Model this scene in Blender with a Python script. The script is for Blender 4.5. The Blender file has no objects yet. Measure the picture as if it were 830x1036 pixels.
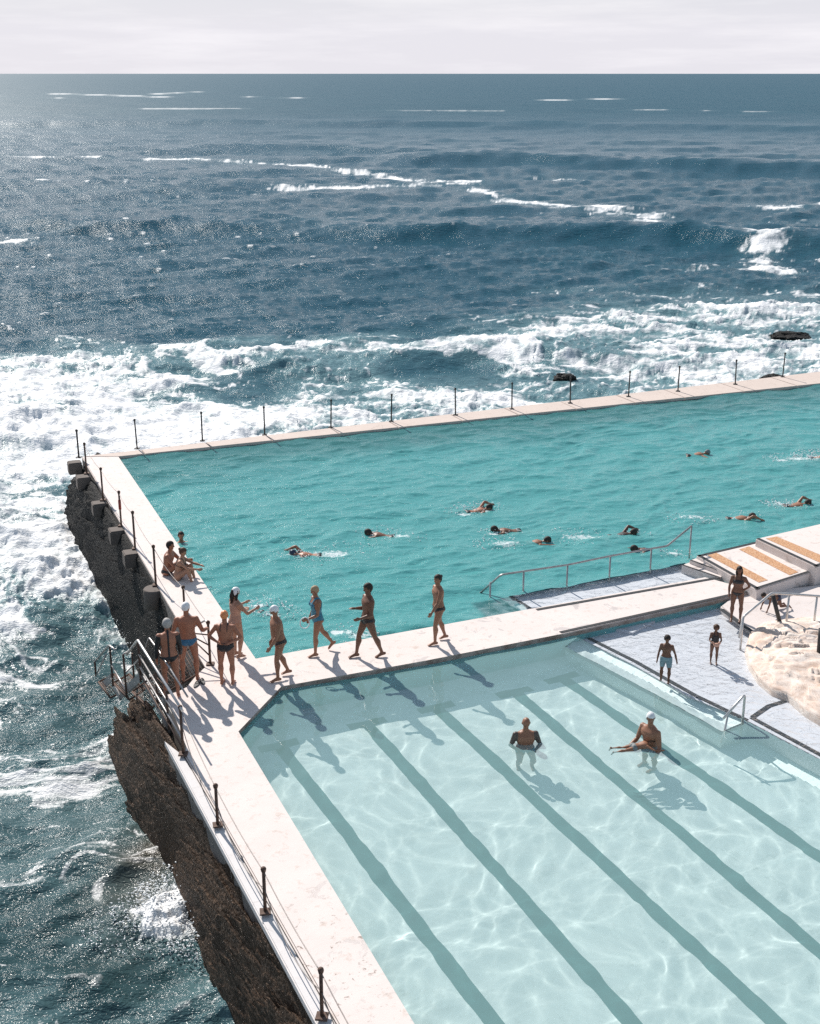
import bpy, bmesh, math, random
import numpy as np
from mathutils import Vector, Matrix
random.seed(7)
sc = bpy.context.scene
COL = sc.collection
R = math.radians

# ------------------------------------------------------------------ survey of the place
F, CAM_H = 1290.0, 12.2
TH = math.atan(444 / F)
SEA_Z, UP_Z, LOW_Z = -2.8, -0.07, -0.11          # sea level, water level of the two pools (deck = 0)
FLOOR_Z, SHELF_Z = -1.2, -0.26
DENOISE = False      # the grain of the camera and the glitter of the sea stay crisp

def ray(x, y):
    dx = (x - 415) / F; dy = (518 - y) / F
    return Vector((dx, math.cos(TH) + dy * math.sin(TH), -math.sin(TH) + dy * math.cos(TH)))

def at(x, y, z=0.0):
    """bearing measured on the photograph -> point on the level z"""
    d = ray(x, y); t = (z - CAM_H) / d.z
    return Vector((d.x * t, d.y * t, z))

def under(x, y, zs, zf):
    """the same for a point seen through still water of level zs lying at depth zf"""
    p = at(x, y, zs); d = ray(x, y).normalized()
    h = Vector((d.x, d.y, 0)); sh = h.length / 1.33; h.normalize()
    t = (zs - zf) / math.sqrt(1 - sh * sh)
    q = p + h * (sh * t); q.z = zf
    return q

# ------------------------------------------------------------------ helpers
def tag(o, label=None, cat=None, group=None, kind=None):
    if label: o['label'] = label
    if cat: o['category'] = cat
    if group: o['group'] = group
    if kind: o['kind'] = kind
    return o

def empty(name, loc, rz=0):
    o = bpy.data.objects.new(name, None); COL.objects.link(o)
    o.location = loc; o.rotation_euler = (0, 0, rz); o.empty_display_size = .2
    return o

def link_mesh(name, me, mats, parent=None, smooth=False):
    for m in (mats if isinstance(mats, (list, tuple)) else [mats]): me.materials.append(m)
    if smooth: me.shade_smooth()
    o = bpy.data.objects.new(name, me); COL.objects.link(o)
    if parent: o.parent = parent
    return o

def from_bm(name, bm, mats, parent=None, smooth=False):
    me = bpy.data.meshes.new(name); bm.normal_update(); bm.to_mesh(me); bm.free()
    return link_mesh(name, me, mats, parent, smooth)

def prism(bm, pts, z0, z1, mat=0):
    """polygon (list of Vectors / tuples) extruded from z0 to z1"""
    a = sum(pts[i][0] * pts[(i + 1) % len(pts)][1] - pts[(i + 1) % len(pts)][0] * pts[i][1] for i in range(len(pts)))
    if a < 0: pts = pts[::-1]
    lo = [bm.verts.new((p[0], p[1], z0)) for p in pts]; hi = [bm.verts.new((p[0], p[1], z1)) for p in pts]
    fs = [bm.faces.new(hi), bm.faces.new(lo[::-1])]
    n = len(pts)
    for i in range(n): fs.append(bm.faces.new((lo[i], lo[(i + 1) % n], hi[(i + 1) % n], hi[i])))
    for f in fs: f.material_index = mat
    return fs

def prism_obj(name, pts, z0, z1, mat, parent=None, bev=0.0):
    bm = bmesh.new(); prism(bm, pts, z0, z1)
    if bev:
        es = [e for e in bm.edges if all(v.co.z > z1 - 1e-4 for v in e.verts)]
        bmesh.ops.bevel(bm, geom=es, offset=bev, segments=2, affect='EDGES')
    return from_bm(name, bm, mat, parent)

def strip(name, a, b, w, z0, z1, mat, parent=None, side=0.0):
    """bar of width w between plan points a and b; side shifts it to the left of a->b"""
    a = Vector((a[0], a[1])); b = Vector((b[0], b[1])); d = (b - a).normalized(); n = Vector((-d.y, d.x))
    a = a + n * side; b = b + n * side; h = n * (w / 2)
    return prism_obj(name, [a - h, b - h, b + h, a + h], z0, z1, mat, parent)

def tube_bm(bm, pts, r, seg=8, mat=0, cap=True):
    pts = [Vector(p) for p in pts]; rs = r if isinstance(r, (list, tuple)) else [r] * len(pts)
    rings = []; prev = None
    for i, p in enumerate(pts):
        d = (pts[min(i + 1, len(pts) - 1)] - pts[max(i - 1, 0)]).normalized()
        s = d.cross(Vector((0, 0, 1))) if prev is None else prev - d * prev.dot(d)
        if s.length < 1e-3: s = d.cross(Vector((1, 0, 0)))
        s.normalize(); prev = s; u = d.cross(s)
        rings.append([bm.verts.new(p + (s * math.cos(2 * math.pi * k / seg) + u * math.sin(2 * math.pi * k / seg)) * rs[i]) for k in range(seg)])
    for a, b in zip(rings, rings[1:]):
        for k in range(seg):
            f = bm.faces.new((a[k], a[(k + 1) % seg], b[(k + 1) % seg], b[k])); f.material_index = mat; f.smooth = True
    if cap:
        bm.faces.new(rings[0][::-1]).material_index = mat; bm.faces.new(rings[-1]).material_index = mat

def tube(name, pts, r, mat, parent=None, seg=8):
    bm = bmesh.new(); tube_bm(bm, pts, r, seg); bmesh.ops.recalc_face_normals(bm, faces=bm.faces)
    return from_bm(name, bm, mat, parent)

def box_bm(bm, c, s, rz=0, mat=0):
    m = Matrix.Translation(Vector(c)) @ Matrix.Rotation(rz, 4, 'Z') @ Matrix.Diagonal((s[0], s[1], s[2], 1))
    r = bmesh.ops.create_cube(bm, size=1, matrix=m)
    for f in {f for v in r['verts'] for f in v.link_faces}: f.material_index = mat

def grid_mesh(name, X, Y, Z, attrs=None, keep=None):
    ny, nx = X.shape
    me = bpy.data.meshes.new(name)
    i = np.arange(nx * ny).reshape(ny, nx)
    q = np.stack([i[:-1, :-1], i[:-1, 1:], i[1:, 1:], i[1:, :-1]], -1).reshape(-1, 4)
    co = np.stack([X, Y, Z], -1).reshape(-1, 3); sel = slice(None)
    if keep is not None:
        q = q[keep.ravel()[q].all(1)] if keep.dtype == bool else q[keep.ravel()[q].any(1)]
        sel, inv = np.unique(q, return_inverse=True); q = inv.reshape(-1, 4)
    co = co[sel]
    me.vertices.add(len(co)); me.vertices.foreach_set('co', co.astype(np.float32).ravel())
    me.loops.add(q.size); me.polygons.add(len(q))
    me.loops.foreach_set('vertex_index', q.ravel().astype(np.int32))
    me.polygons.foreach_set('loop_start', np.arange(0, q.size, 4, dtype=np.int32))
    me.update(calc_edges=True)
    for k, v in (attrs or {}).items():
        at_ = me.attributes.new(k, 'FLOAT', 'POINT'); at_.data.foreach_set('value', v.astype(np.float32).ravel()[sel])
    me.shade_smooth()
    return me

# ------------------------------------------------------------------ value noise for geometry
_rng = np.random.default_rng(5)
_T = _rng.random((256, 256)).astype(np.float64)
def vnoise(x, y):
    xi = np.floor(x).astype(int); yi = np.floor(y).astype(int); fx = x - xi; fy = y - yi
    fx = fx * fx * (3 - 2 * fx); fy = fy * fy * (3 - 2 * fy)
    g = lambda a, b: _T[a & 255, b & 255]
    return (g(xi, yi) * (1 - fx) + g(xi + 1, yi) * fx) * (1 - fy) + (g(xi, yi + 1) * (1 - fx) + g(xi + 1, yi + 1) * fx) * fy
def fbm(x, y, o=4, g=.5):
    s = 0 * x; a = 1.0; t = 0
    for k in range(o):
        s = s + a * vnoise(x * 2 ** k + 17.3 * k, y * 2 ** k + 5.1 * k); t += a; a *= g
    return s / t
def sstep(a, b, x):
    t = np.clip((x - a) / (b - a), 0, 1); return t * t * (3 - 2 * t)

# ------------------------------------------------------------------ materials
class N:
    def __init__(s, name):
        s.m = bpy.data.materials.new(name); s.m.use_nodes = True; s.t = s.m.node_tree; s.n = s.t.nodes
        s.b = s.n['Principled BSDF']; s.out = s.n['Material Output']
    def new(s, k, **kw):
        n = s.n.new(k)
        for a, v in kw.items():
            if a.startswith('_'): setattr(n, a[1:], v)
            else: n.inputs[a.replace('_', ' ')].default_value = v
        return n
    def l(s, a, b): s.t.links.new(a, b)
    def pos(s, scale=(1, 1, 1), rot=(0, 0, 0), obj=False):
        m = s.new('ShaderNodeMapping'); m.inputs['Scale'].default_value = scale; m.inputs['Rotation'].default_value = rot
        if obj: s.l(s.new('ShaderNodeTexCoord').outputs['Object'], m.inputs[0])
        else: s.l(s.new('ShaderNodeNewGeometry').outputs['Position'], m.inputs[0])
        return m.outputs[0]
    def noise(s, v, scale, detail=5, rough=.55, dist=0):
        n = s.new('ShaderNodeTexNoise', Scale=scale, Detail=detail, Roughness=rough, Distortion=dist); s.l(v, n.inputs['Vector']); return n.outputs['Fac']
    def vor(s, v, scale, feat='DISTANCE_TO_EDGE'):
        n = s.new('ShaderNodeTexVoronoi', Scale=scale, _feature=feat); s.l(v, n.inputs['Vector']); return n.outputs['Distance']
    def ramp(s, v, stops):
        r = s.new('ShaderNodeValToRGB'); e = r.color_ramp.elements
        while len(e) < len(stops): e.new(.5)
        for i, (p, c) in enumerate(stops):
            e[i].position = p; e[i].color = (*(c if isinstance(c, tuple) else (c, c, c)), 1)
        s.l(v, r.inputs[0]); return r.outputs[0]
    def math(s, op, a, b=None, clamp=False):
        n = s.new('ShaderNodeMath', _operation=op, _use_clamp=clamp)
        for i, q in enumerate((a, b)):
            if q is None: continue
            if isinstance(q, (int, float)): n.inputs[i].default_value = q
            else: s.l(q, n.inputs[i])
        return n.outputs[0]
    def mix(s, f, a, b):
        n = s.new('ShaderNodeMix', _data_type='RGBA')
        for i, q in ((0, f), (6, a), (7, b)):
            if isinstance(q, (int, float)): n.inputs[i].default_value = q
            elif isinstance(q, tuple): n.inputs[i].default_value = (*q, 1)
            else: s.l(q, n.inputs[i])
        return n.outputs[2]
    def bump(s, h, strength=.5, dist=.02, prev=None):
        n = s.new('ShaderNodeBump', Strength=strength, Distance=dist); s.l(h, n.inputs['Height'])
        if prev is not None: s.l(prev, n.inputs['Normal'])
        return n.outputs[0]
    def attr(s, name): return s.new('ShaderNodeAttribute', _attribute_name=name).outputs['Fac']
    def set(s, **kw):
        for k, v in kw.items():
            i = s.b.inputs[k.replace('_', ' ')]
            if isinstance(v, (int, float)): i.default_value = v
            elif isinstance(v, tuple): i.default_value = (*v, 1) if len(v) == 3 else v
            else: s.l(v, i)
        return s

def plain(name, c, rough=.6, metal=0, var=.15, scale=30):
    m = N(name); n = m.noise(m.pos(obj=True), scale, 4)
    d = tuple(x * (1 - var) for x in c); u = tuple(min(1, x * (1 + var)) for x in c)
    m.set(Base_Color=m.ramp(n, [(.3, d), (.7, u)]), Roughness=rough, Metallic=metal)
    return m.m

DIRT = at(335, 975)
def concrete(name, c, dark, stain=.5, crack=True):
    m = N(name); p = m.pos()
    big = m.noise(p, .9, 6, .6, .4); mid = m.noise(p, 5, 6, .65); fine = m.noise(p, 60, 3)
    col = m.ramp(big, [(.3, tuple(x * .93 for x in c)), (.62, c)])
    col = m.mix(m.math('MULTIPLY', m.ramp(mid, [(.56, 0.), (.72, 1.)]), stain), col, dark)
    blot = m.noise(m.pos(scale=(1, 1, 1)), 2.3, 8, .7, 1.2)
    col = m.mix(m.math('MULTIPLY', m.ramp(blot, [(.64, 0.), (.7, 1.)]), stain * .9), col, tuple(x * .55 for x in dark))
    if crack:
        cr = m.vor(m.pos(), 1.1); ms = m.noise(p, .7, 2)
        col = m.mix(m.math('MULTIPLY', m.ramp(cr, [(.0, 1.), (.012, 0.)]), m.ramp(ms, [(.5, 0.), (.6, .5)])), col, tuple(x * .5 for x in dark))
    wet = m.ramp(m.noise(m.pos(scale=(1, 1, 1)), 1.7, 7, .68, .8), [(.585, 0.), (.615, 1.)]) if not crack else 0.0
    if not crack:
        col = m.mix(m.math('MULTIPLY', wet, .28), col, tuple(x * .45 for x in c))
        dv = m.new('ShaderNodeVectorMath', _operation='DISTANCE'); m.l(p, dv.inputs[0]); dv.inputs[1].default_value = DIRT
        near_ = m.ramp(m.math('MULTIPLY', dv.outputs['Value'], .25), [(.1, 1.), (.55, 0.)])
        sp_ = m.ramp(m.noise(p, 6.5, 6, .7, .6), [(.60, 0.), (.65, 1.)])
        col = m.mix(m.math('MULTIPLY', m.math('MULTIPLY', near_, sp_), .85), col, (.16, .105, .075))
    m.set(Base_Color=col, Roughness=m.math('SUBTRACT', .85, m.math('MULTIPLY', wet, .5)), Normal=m.bump(m.math('ADD', fine, m.math('MULTIPLY', mid, 1.5)), .25, .01))
    return m.m

M = {}
M['deck'] = concrete('painted_concrete', (.765, .685, .645), (.50, .38, .31), .62, False)
M['coping'] = concrete('coping_concrete', (.64, .54, .48), (.44, .34, .28), .7)
M['ledge'] = concrete('ledge_concrete', (.72, .69, .68), (.45, .40, .37), .3)
M['wallc'] = concrete('weathered_wall', (.56, .50, .46), (.33, .26, .21), .9)
M['pier'] = concrete('pier_concrete', (.15, .125, .11), (.08, .065, .055), 1.2)
M['shelf'] = concrete('shelf_paint', (.70, .70, .735), (.56, .565, .61), .55, True)
M['sand'] = concrete('pinkish_surround', (.72, .65, .62), (.56, .44, .36), .4)
M['poolfloor'] = concrete('pool_floor_paint', (.85, .965, .958), (.80, .94, .93), .5, False)
M['poolwall'] = plain('pool_wall_paint', (.40, .66, .66), .7, 0, .08, 4)
M['upfloor'] = plain('deep_pool_floor', (.05, .28, .31), .8, 0, .12, .6)
M['lane'] = plain('lane_paint', (.008, .09, .095), .7, 0, .15, 6)
M['black'] = plain('black_edge_paint', (.018, .022, .026), .7, 0, .3, 14)
M['steel'] = plain('worn_steel', (.42, .40, .39), .38, .75, .25, 12)
M['paleSteel'] = plain('pale_steel', (.62, .60, .58), .35, .6, .12, 12)
M['rust'] = plain('rusty_iron', (.115, .072, .055), .75, .3, .5, 22)
M['darkpost'] = plain('dark_post_paint', (.05, .05, .05), .6, .3, .4, 20)
M['wire'] = plain('wire_steel', (.22, .2, .19), .5, .6, .2, 20)
M['plate'] = plain('stair_plate', (.34, .33, .32), .6, .3, .3, 6)
def deck_side():
    m = N('pool_wall_waterline'); p = m.pos(); g = m.new('ShaderNodeSeparateXYZ'); m.l(p, g.inputs[0])
    n = m.noise(p, 3, 6, .65)
    t = m.math('ADD', m.math('MULTIPLY', g.outputs[2], 1.0), m.math('MULTIPLY', n, .05))
    lo = m.mix(n, (.10, .40, .42), (.16, .48, .49))
    hi = m.mix(m.ramp(n, [(.4, 0.), (.65, 1.)]), (.42, .36, .32), (.20, .15, .12))
    r = m.ramp(m.math('ADD', t, .5), [(.385, 0.), (.42, 1.)])
    m.set(Base_Color=m.mix(r, lo, hi), Roughness=.8)
    return m.m
M['side'] = deck_side()
M['outer'] = concrete('stained_outer_wall', (.20, .18, .165), (.07, .06, .05), 1)
def m_orange():
    m = N('orange_speckled_strip'); p = m.pos()
    n = m.noise(p, 26, 4, .7); n2 = m.vor(p, 32, 'F1')
    c = m.ramp(n, [(.35, (.34, .17, .09)), (.5, (.62, .33, .16)), (.65, (.72, .50, .34))])
    m.set(Base_Color=m.mix(m.ramp(n2, [(.25, .5), (.45, 0.)]), c, (.25, .16, .12)), Roughness=.9, Normal=m.bump(n, .5, .02))
    return m.m
M['orange'] = m_orange()

def rock_mat(name, cols, speck, sc_=1.0):
    m = N(name); p = m.pos()
    a = m.noise(p, 1.6 * sc_, 8, .7, .6); b = m.noise(p, 14 * sc_, 6, .75); v = m.vor(p, 15 * sc_, 'F1')
    col = m.ramp(b, [(.32, cols[0]), (.5, cols[1]), (.7, cols[2])])
    col = m.mix(m.ramp(a, [(.4, 0.), (.62, .7)]), col, cols[3])
    col = m.mix(m.ramp(m.noise(p, 34 * sc_, 3, .6), [(.62, 0.), (.7, speck)]), col, (.52, .48, .44))
    h = m.math('ADD', m.math('MULTIPLY', b, 1.2), m.math('MULTIPLY', v, -.7))
    m.set(Base_Color=col, Roughness=.62, Normal=m.bump(h, 1.0, .09 / sc_)); m.b.inputs['Specular IOR Level'].default_value = .14
    return m.m
M['mussel'] = rock_mat('dark_mussel_rock', [(.004, .005, .005), (.014, .015, .016), (.055, .054, .050), (.009, .010, .010)], .75)
M['brownrock'] = rock_mat('brown_weed_rock', [(.012, .006, .004), (.125, .078, .050), (.36, .25, .18), (.062, .040, .027)], .6)
def m_sandstone():
    m = N('pale_sandstone'); p = m.pos(scale=(1, 1, 4.5), rot=(.12, .2, 0))
    a = m.noise(p, 1.5, 8, .65, 1.0); b = m.noise(m.pos(), 8, 6, .7); v = m.noise(m.pos(scale=(.5, 1.6, 3), rot=(0, 0, .5)), 2.2, 6, .7, 2.0)
    col = m.ramp(a, [(.3, (.52, .36, .27)), (.45, (.72, .58, .49)), (.6, (.80, .71, .64))])
    col = m.mix(m.ramp(v, [(.60, 0.), (.68, .6)]), col, (.22, .16, .125))
    col = m.mix(m.ramp(b, [(.35, .35), (.5, 0.)]), col, (.45, .31, .22))
    m.set(Base_Color=col, Roughness=.9, Normal=m.bump(m.math('ADD', a, m.math('MULTIPLY', b, .25)), .5, .06))
    return m.m
M['sandstone'] = m_sandstone()

def m_sea():
    m = N('sea_water')
    p = m.pos()
    foam, murk, aer = m.attr('foam'), m.attr('murk'), m.attr('aerated')
    n2 = m.noise(p, 7.0, 3, .6)
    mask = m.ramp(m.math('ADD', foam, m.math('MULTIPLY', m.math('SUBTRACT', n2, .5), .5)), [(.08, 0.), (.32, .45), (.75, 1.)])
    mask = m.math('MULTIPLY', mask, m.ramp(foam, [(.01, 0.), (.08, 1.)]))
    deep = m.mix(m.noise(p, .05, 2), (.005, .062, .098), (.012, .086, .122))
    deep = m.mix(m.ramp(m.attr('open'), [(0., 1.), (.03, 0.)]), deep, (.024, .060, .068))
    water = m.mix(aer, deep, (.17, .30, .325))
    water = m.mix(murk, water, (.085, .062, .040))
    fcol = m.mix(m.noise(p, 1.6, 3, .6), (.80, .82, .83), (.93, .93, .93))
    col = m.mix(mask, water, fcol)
    b1 = m.noise(m.pos(scale=(.75, 1.3, 1), rot=(0, 0, .25)), 2.6, 4, .68, .2)
    bp = m.bump(b1, 1.0, .125)
    m.set(Base_Color=col, Roughness=m.math('ADD', m.math('ADD', .11, m.math('MULTIPLY', m.attr('far'), .26)), m.math('MULTIPLY', mask, .6)), IOR=1.33, Normal=bp)
    m.l(m.math('SUBTRACT', .37, m.math('MULTIPLY', m.attr('far'), .22)), m.b.inputs['Specular IOR Level'])
    return m.m
M['sea'] = m_sea()

def m_pool(name, tint, body, bodycol, rough=.0, bs=.0):
    """refracting water; 'body' is the share of light scattered back by the cloudy water itself"""
    m = N(name); p = m.pos()
    foam = m.attr('foam')
    n2 = m.noise(p, 6, 6, .75, 1.0)
    mask = m.ramp(m.math('ADD', n2, m.math('SUBTRACT', foam, 1.0)), [(.0, 0.), (.12, 1.)])
    mask = m.math('MULTIPLY', m.math('MULTIPLY', mask, .7), m.ramp(foam, [(.02, 0.), (.2, 1.)]))
    m.set(Base_Color=tint, Roughness=rough, IOR=1.33); m.b.inputs['Transmission Weight'].default_value = 1
    nb = None
    if bs:
        nb = m.bump(m.noise(m.pos(scale=(.7, 1.4, 1), rot=(0, 0, .38)), 4.0, 6, .62, .4), 1.0, bs)
        m.l(m.math('MULTIPLY', m.attr('body'), 1.0), nb.node.inputs['Strength']); m.l(nb, m.b.inputs['Normal'])
    d = m.new('ShaderNodeBsdfPrincipled', Roughness=max(rough, .04), IOR=1.33); d.inputs['Base Color'].default_value = (*bodycol, 1)
    if nb is not None: m.l(nb, d.inputs['Normal'])
    x = m.new('ShaderNodeMixShader'); m.l(m.math('MULTIPLY', m.attr('body'), body), x.inputs[0])
    m.l(m.b.outputs[0], x.inputs[1]); m.l(d.outputs[0], x.inputs[2])
    fo = m.new('ShaderNodeBsdfPrincipled', Roughness=.7); fo.inputs['Base Color'].default_value = (.82, .86, .87, 1)
    y = m.new('ShaderNodeMixShader'); m.l(mask, y.inputs[0]); m.l(x.outputs[0], y.inputs[1]); m.l(fo.outputs[0], y.inputs[2])
    m.l(y.outputs[0], m.out.inputs[0])
    return m.m
M['lowwater'] = m_pool('lower_pool_water', (.965, 1, 1), .225, (.58, .97, .955))
M['upwater'] = m_pool('upper_pool_water', (.90, .985, .985), .60, (.14, .53, .525), .08, .05)
def m_film():
    m = N('shallow_film_water'); p = m.pos()
    nb = m.bump(m.noise(p, 5.0, 4, .55, .6), .9, .09)
    fr = m.new('ShaderNodeLayerWeight', Blend=.5); gl = m.new('ShaderNodeBsdfGlossy', Roughness=.05); tr = m.new('ShaderNodeBsdfTransparent')
    tr.inputs[0].default_value = (.96, .985, .995, 1); m.l(nb, fr.inputs['Normal']); m.l(nb, gl.inputs['Normal'])
    x = m.new('ShaderNodeMixShader'); m.l(m.math('ADD', .02, m.math('MULTIPLY', m.math('POWER', fr.outputs['Facing'], 5.0), .98)), x.inputs[0]); m.l(tr.outputs[0], x.inputs[1]); m.l(gl.outputs[0], x.inputs[2]); m.l(x.outputs[0], m.out.inputs[0])
    return m.m
M['film'] = m_film()
M['splash'] = plain('white_spray', (.86, .89, .9), .35, 0, .04, 10)

# ------------------------------------------------------------------ camera, sun, sky
cam = bpy.data.cameras.new('camera'); co = bpy.data.objects.new('camera', cam); COL.objects.link(co)
co.location = (0, 0, CAM_H); co.rotation_euler = (R(90) - TH, 0, 0)
cam.sensor_fit = 'VERTICAL'; cam.sensor_height = 24; cam.lens = F / 1036 * 24; cam.clip_end = 60000; cam.clip_start = .1
sc.camera = co
SUN_EL, SUN_AZ = R(38), R(-29)
world = bpy.data.worlds.new('World'); sc.world = world; world.use_nodes = True
wt = world.node_tree; bg = wt.nodes['Background']; wl = wt.links.new
sky = wt.nodes.new('ShaderNodeTexSky'); sky.sky_type = 'NISHITA'; sky.sun_disc = False
sky.sun_elevation = SUN_EL; sky.sun_rotation = SUN_AZ; sky.altitude = 0; sky.air_density = 1.0; sky.dust_density = .4; sky.ozone_density = 1.0
tc = wt.nodes.new('ShaderNodeTexCoord'); mp = wt.nodes.new('ShaderNodeMapping'); mp.inputs['Scale'].default_value = (1.6, 1.6, 16)
wl(tc.outputs['Generated'], mp.inputs[0])
nz = wt.nodes.new('ShaderNodeTexNoise'); nz.inputs['Scale'].default_value = 2.6; nz.inputs['Detail'].default_value = 9; nz.inputs['Roughness'].default_value = .62
wl(mp.outputs[0], nz.inputs['Vector'])
cr = wt.nodes.new('ShaderNodeValToRGB'); cr.color_ramp.elements[0].position = .45; cr.color_ramp.elements[0].color = (.93, .93, .93, 1)
cr.color_ramp.elements[1].position = .68; cr.color_ramp.elements[1].color = (1, 1, 1, 1); wl(nz.outputs['Fac'], cr.inputs[0])
mx = wt.nodes.new('ShaderNodeMix'); mx.data_type = 'RGBA'
cc = wt.nodes.new('ShaderNodeValToRGB'); cc.color_ramp.elements[0].position = .45; cc.color_ramp.elements[0].color = (7.2, 7.05, 7.6, 1)
cc.color_ramp.elements[1].position = .72; cc.color_ramp.elements[1].color = (8.3, 8.1, 8.4, 1); wl(nz.outputs['Fac'], cc.inputs[0])
sx = wt.nodes.new('ShaderNodeSeparateXYZ'); wl(tc.outputs['Generated'], sx.inputs[0])
el = wt.nodes.new('ShaderNodeValToRGB'); el.color_ramp.elements[0].position = .03; el.color_ramp.elements[0].color = (1, 1, 1, 1)
el.color_ramp.elements[1].position = .18; el.color_ramp.elements[1].color = (.05, .05, .05, 1); wl(sx.outputs[2], el.inputs[0])
em = wt.nodes.new('ShaderNodeMath'); em.operation = 'MULTIPLY'; wl(cr.outputs[0], em.inputs[0]); wl(el.outputs[0], em.inputs[1])
wl(em.outputs[0], mx.inputs[0]); db = wt.nodes.new('ShaderNodeMix'); db.data_type = 'RGBA'; db.inputs[0].default_value = .62; wl(sky.outputs[0], db.inputs[6]); db.inputs[7].default_value = (2.3, 3.0, 3.75, 1)
wl(db.outputs[2], mx.inputs[6]); wl(cc.outputs[0], mx.inputs[7]); wl(mx.outputs[2], bg.inputs[0])
bg.inputs[1].default_value = .09
L = bpy.data.lights.new('sun', 'SUN'); L.energy = 4.4; L.angle = R(.55); L.color = (1, .935, .865)
lo = bpy.data.objects.new('sun', L); COL.objects.link(lo)
SUN_D = Vector((math.sin(SUN_AZ) * math.cos(SUN_EL), math.cos(SUN_AZ) * math.cos(SUN_EL), math.sin(SUN_EL)))
lo.rotation_euler = SUN_D.to_track_quat('Z', 'Y').to_euler(); lo.location = SUN_D * 60
L.cycles.is_caustics_light = True
vs = sc.view_settings; vs.view_transform = 'Standard'; vs.look = 'None'; vs.exposure = .36; vs.gamma = 1; vs.use_curve_mapping = False
cy = sc.cycles; cy.use_denoising = DENOISE; cy.denoiser = 'OPENIMAGEDENOISE'; cy.caustics_refractive = True; cy.caustics_reflective = False
cy.max_bounces = 6; cy.transmission_bounces = 4; cy.diffuse_bounces = 2; cy.glossy_bounces = 3; cy.sample_clamp_indirect = 4; cy.sample_clamp_direct = 4.5; cy.blur_glossy = .3

# ------------------------------------------------------------------ key lines of the plan
UL = at(120, 462); SW = at(258, 667)                 # inner corners of the upper pool
UW = (SW - UL).normalized()                          # along its west edge, towards the camera
UN = (at(830, 388) - UL).normalized()                # along the ocean wall
WS = (at(722, 582) - SW).normalized()                # along the north edge of the walkway
OUT0 = at(83, 462); OUT1 = at(206, 672)              # outer edge of the west deck
LN = at(240, 740); LB = at(420, 1036); LD = (LB - LN).normalized()   # inner edge of the lower west deck
LB2 = LB + LD * 6
LC = at(284, 694)                                    # lower pool corner beside the walkway
S1 = at(570, 641); S2 = at(765, 597.5); SD = (S1 - LC).normalized()
OB0 = at(186, 762); OB1 = at(342, 1036); OD = (OB1 - OB0).normalized(); OB2 = OB1 + OD * 6

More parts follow.
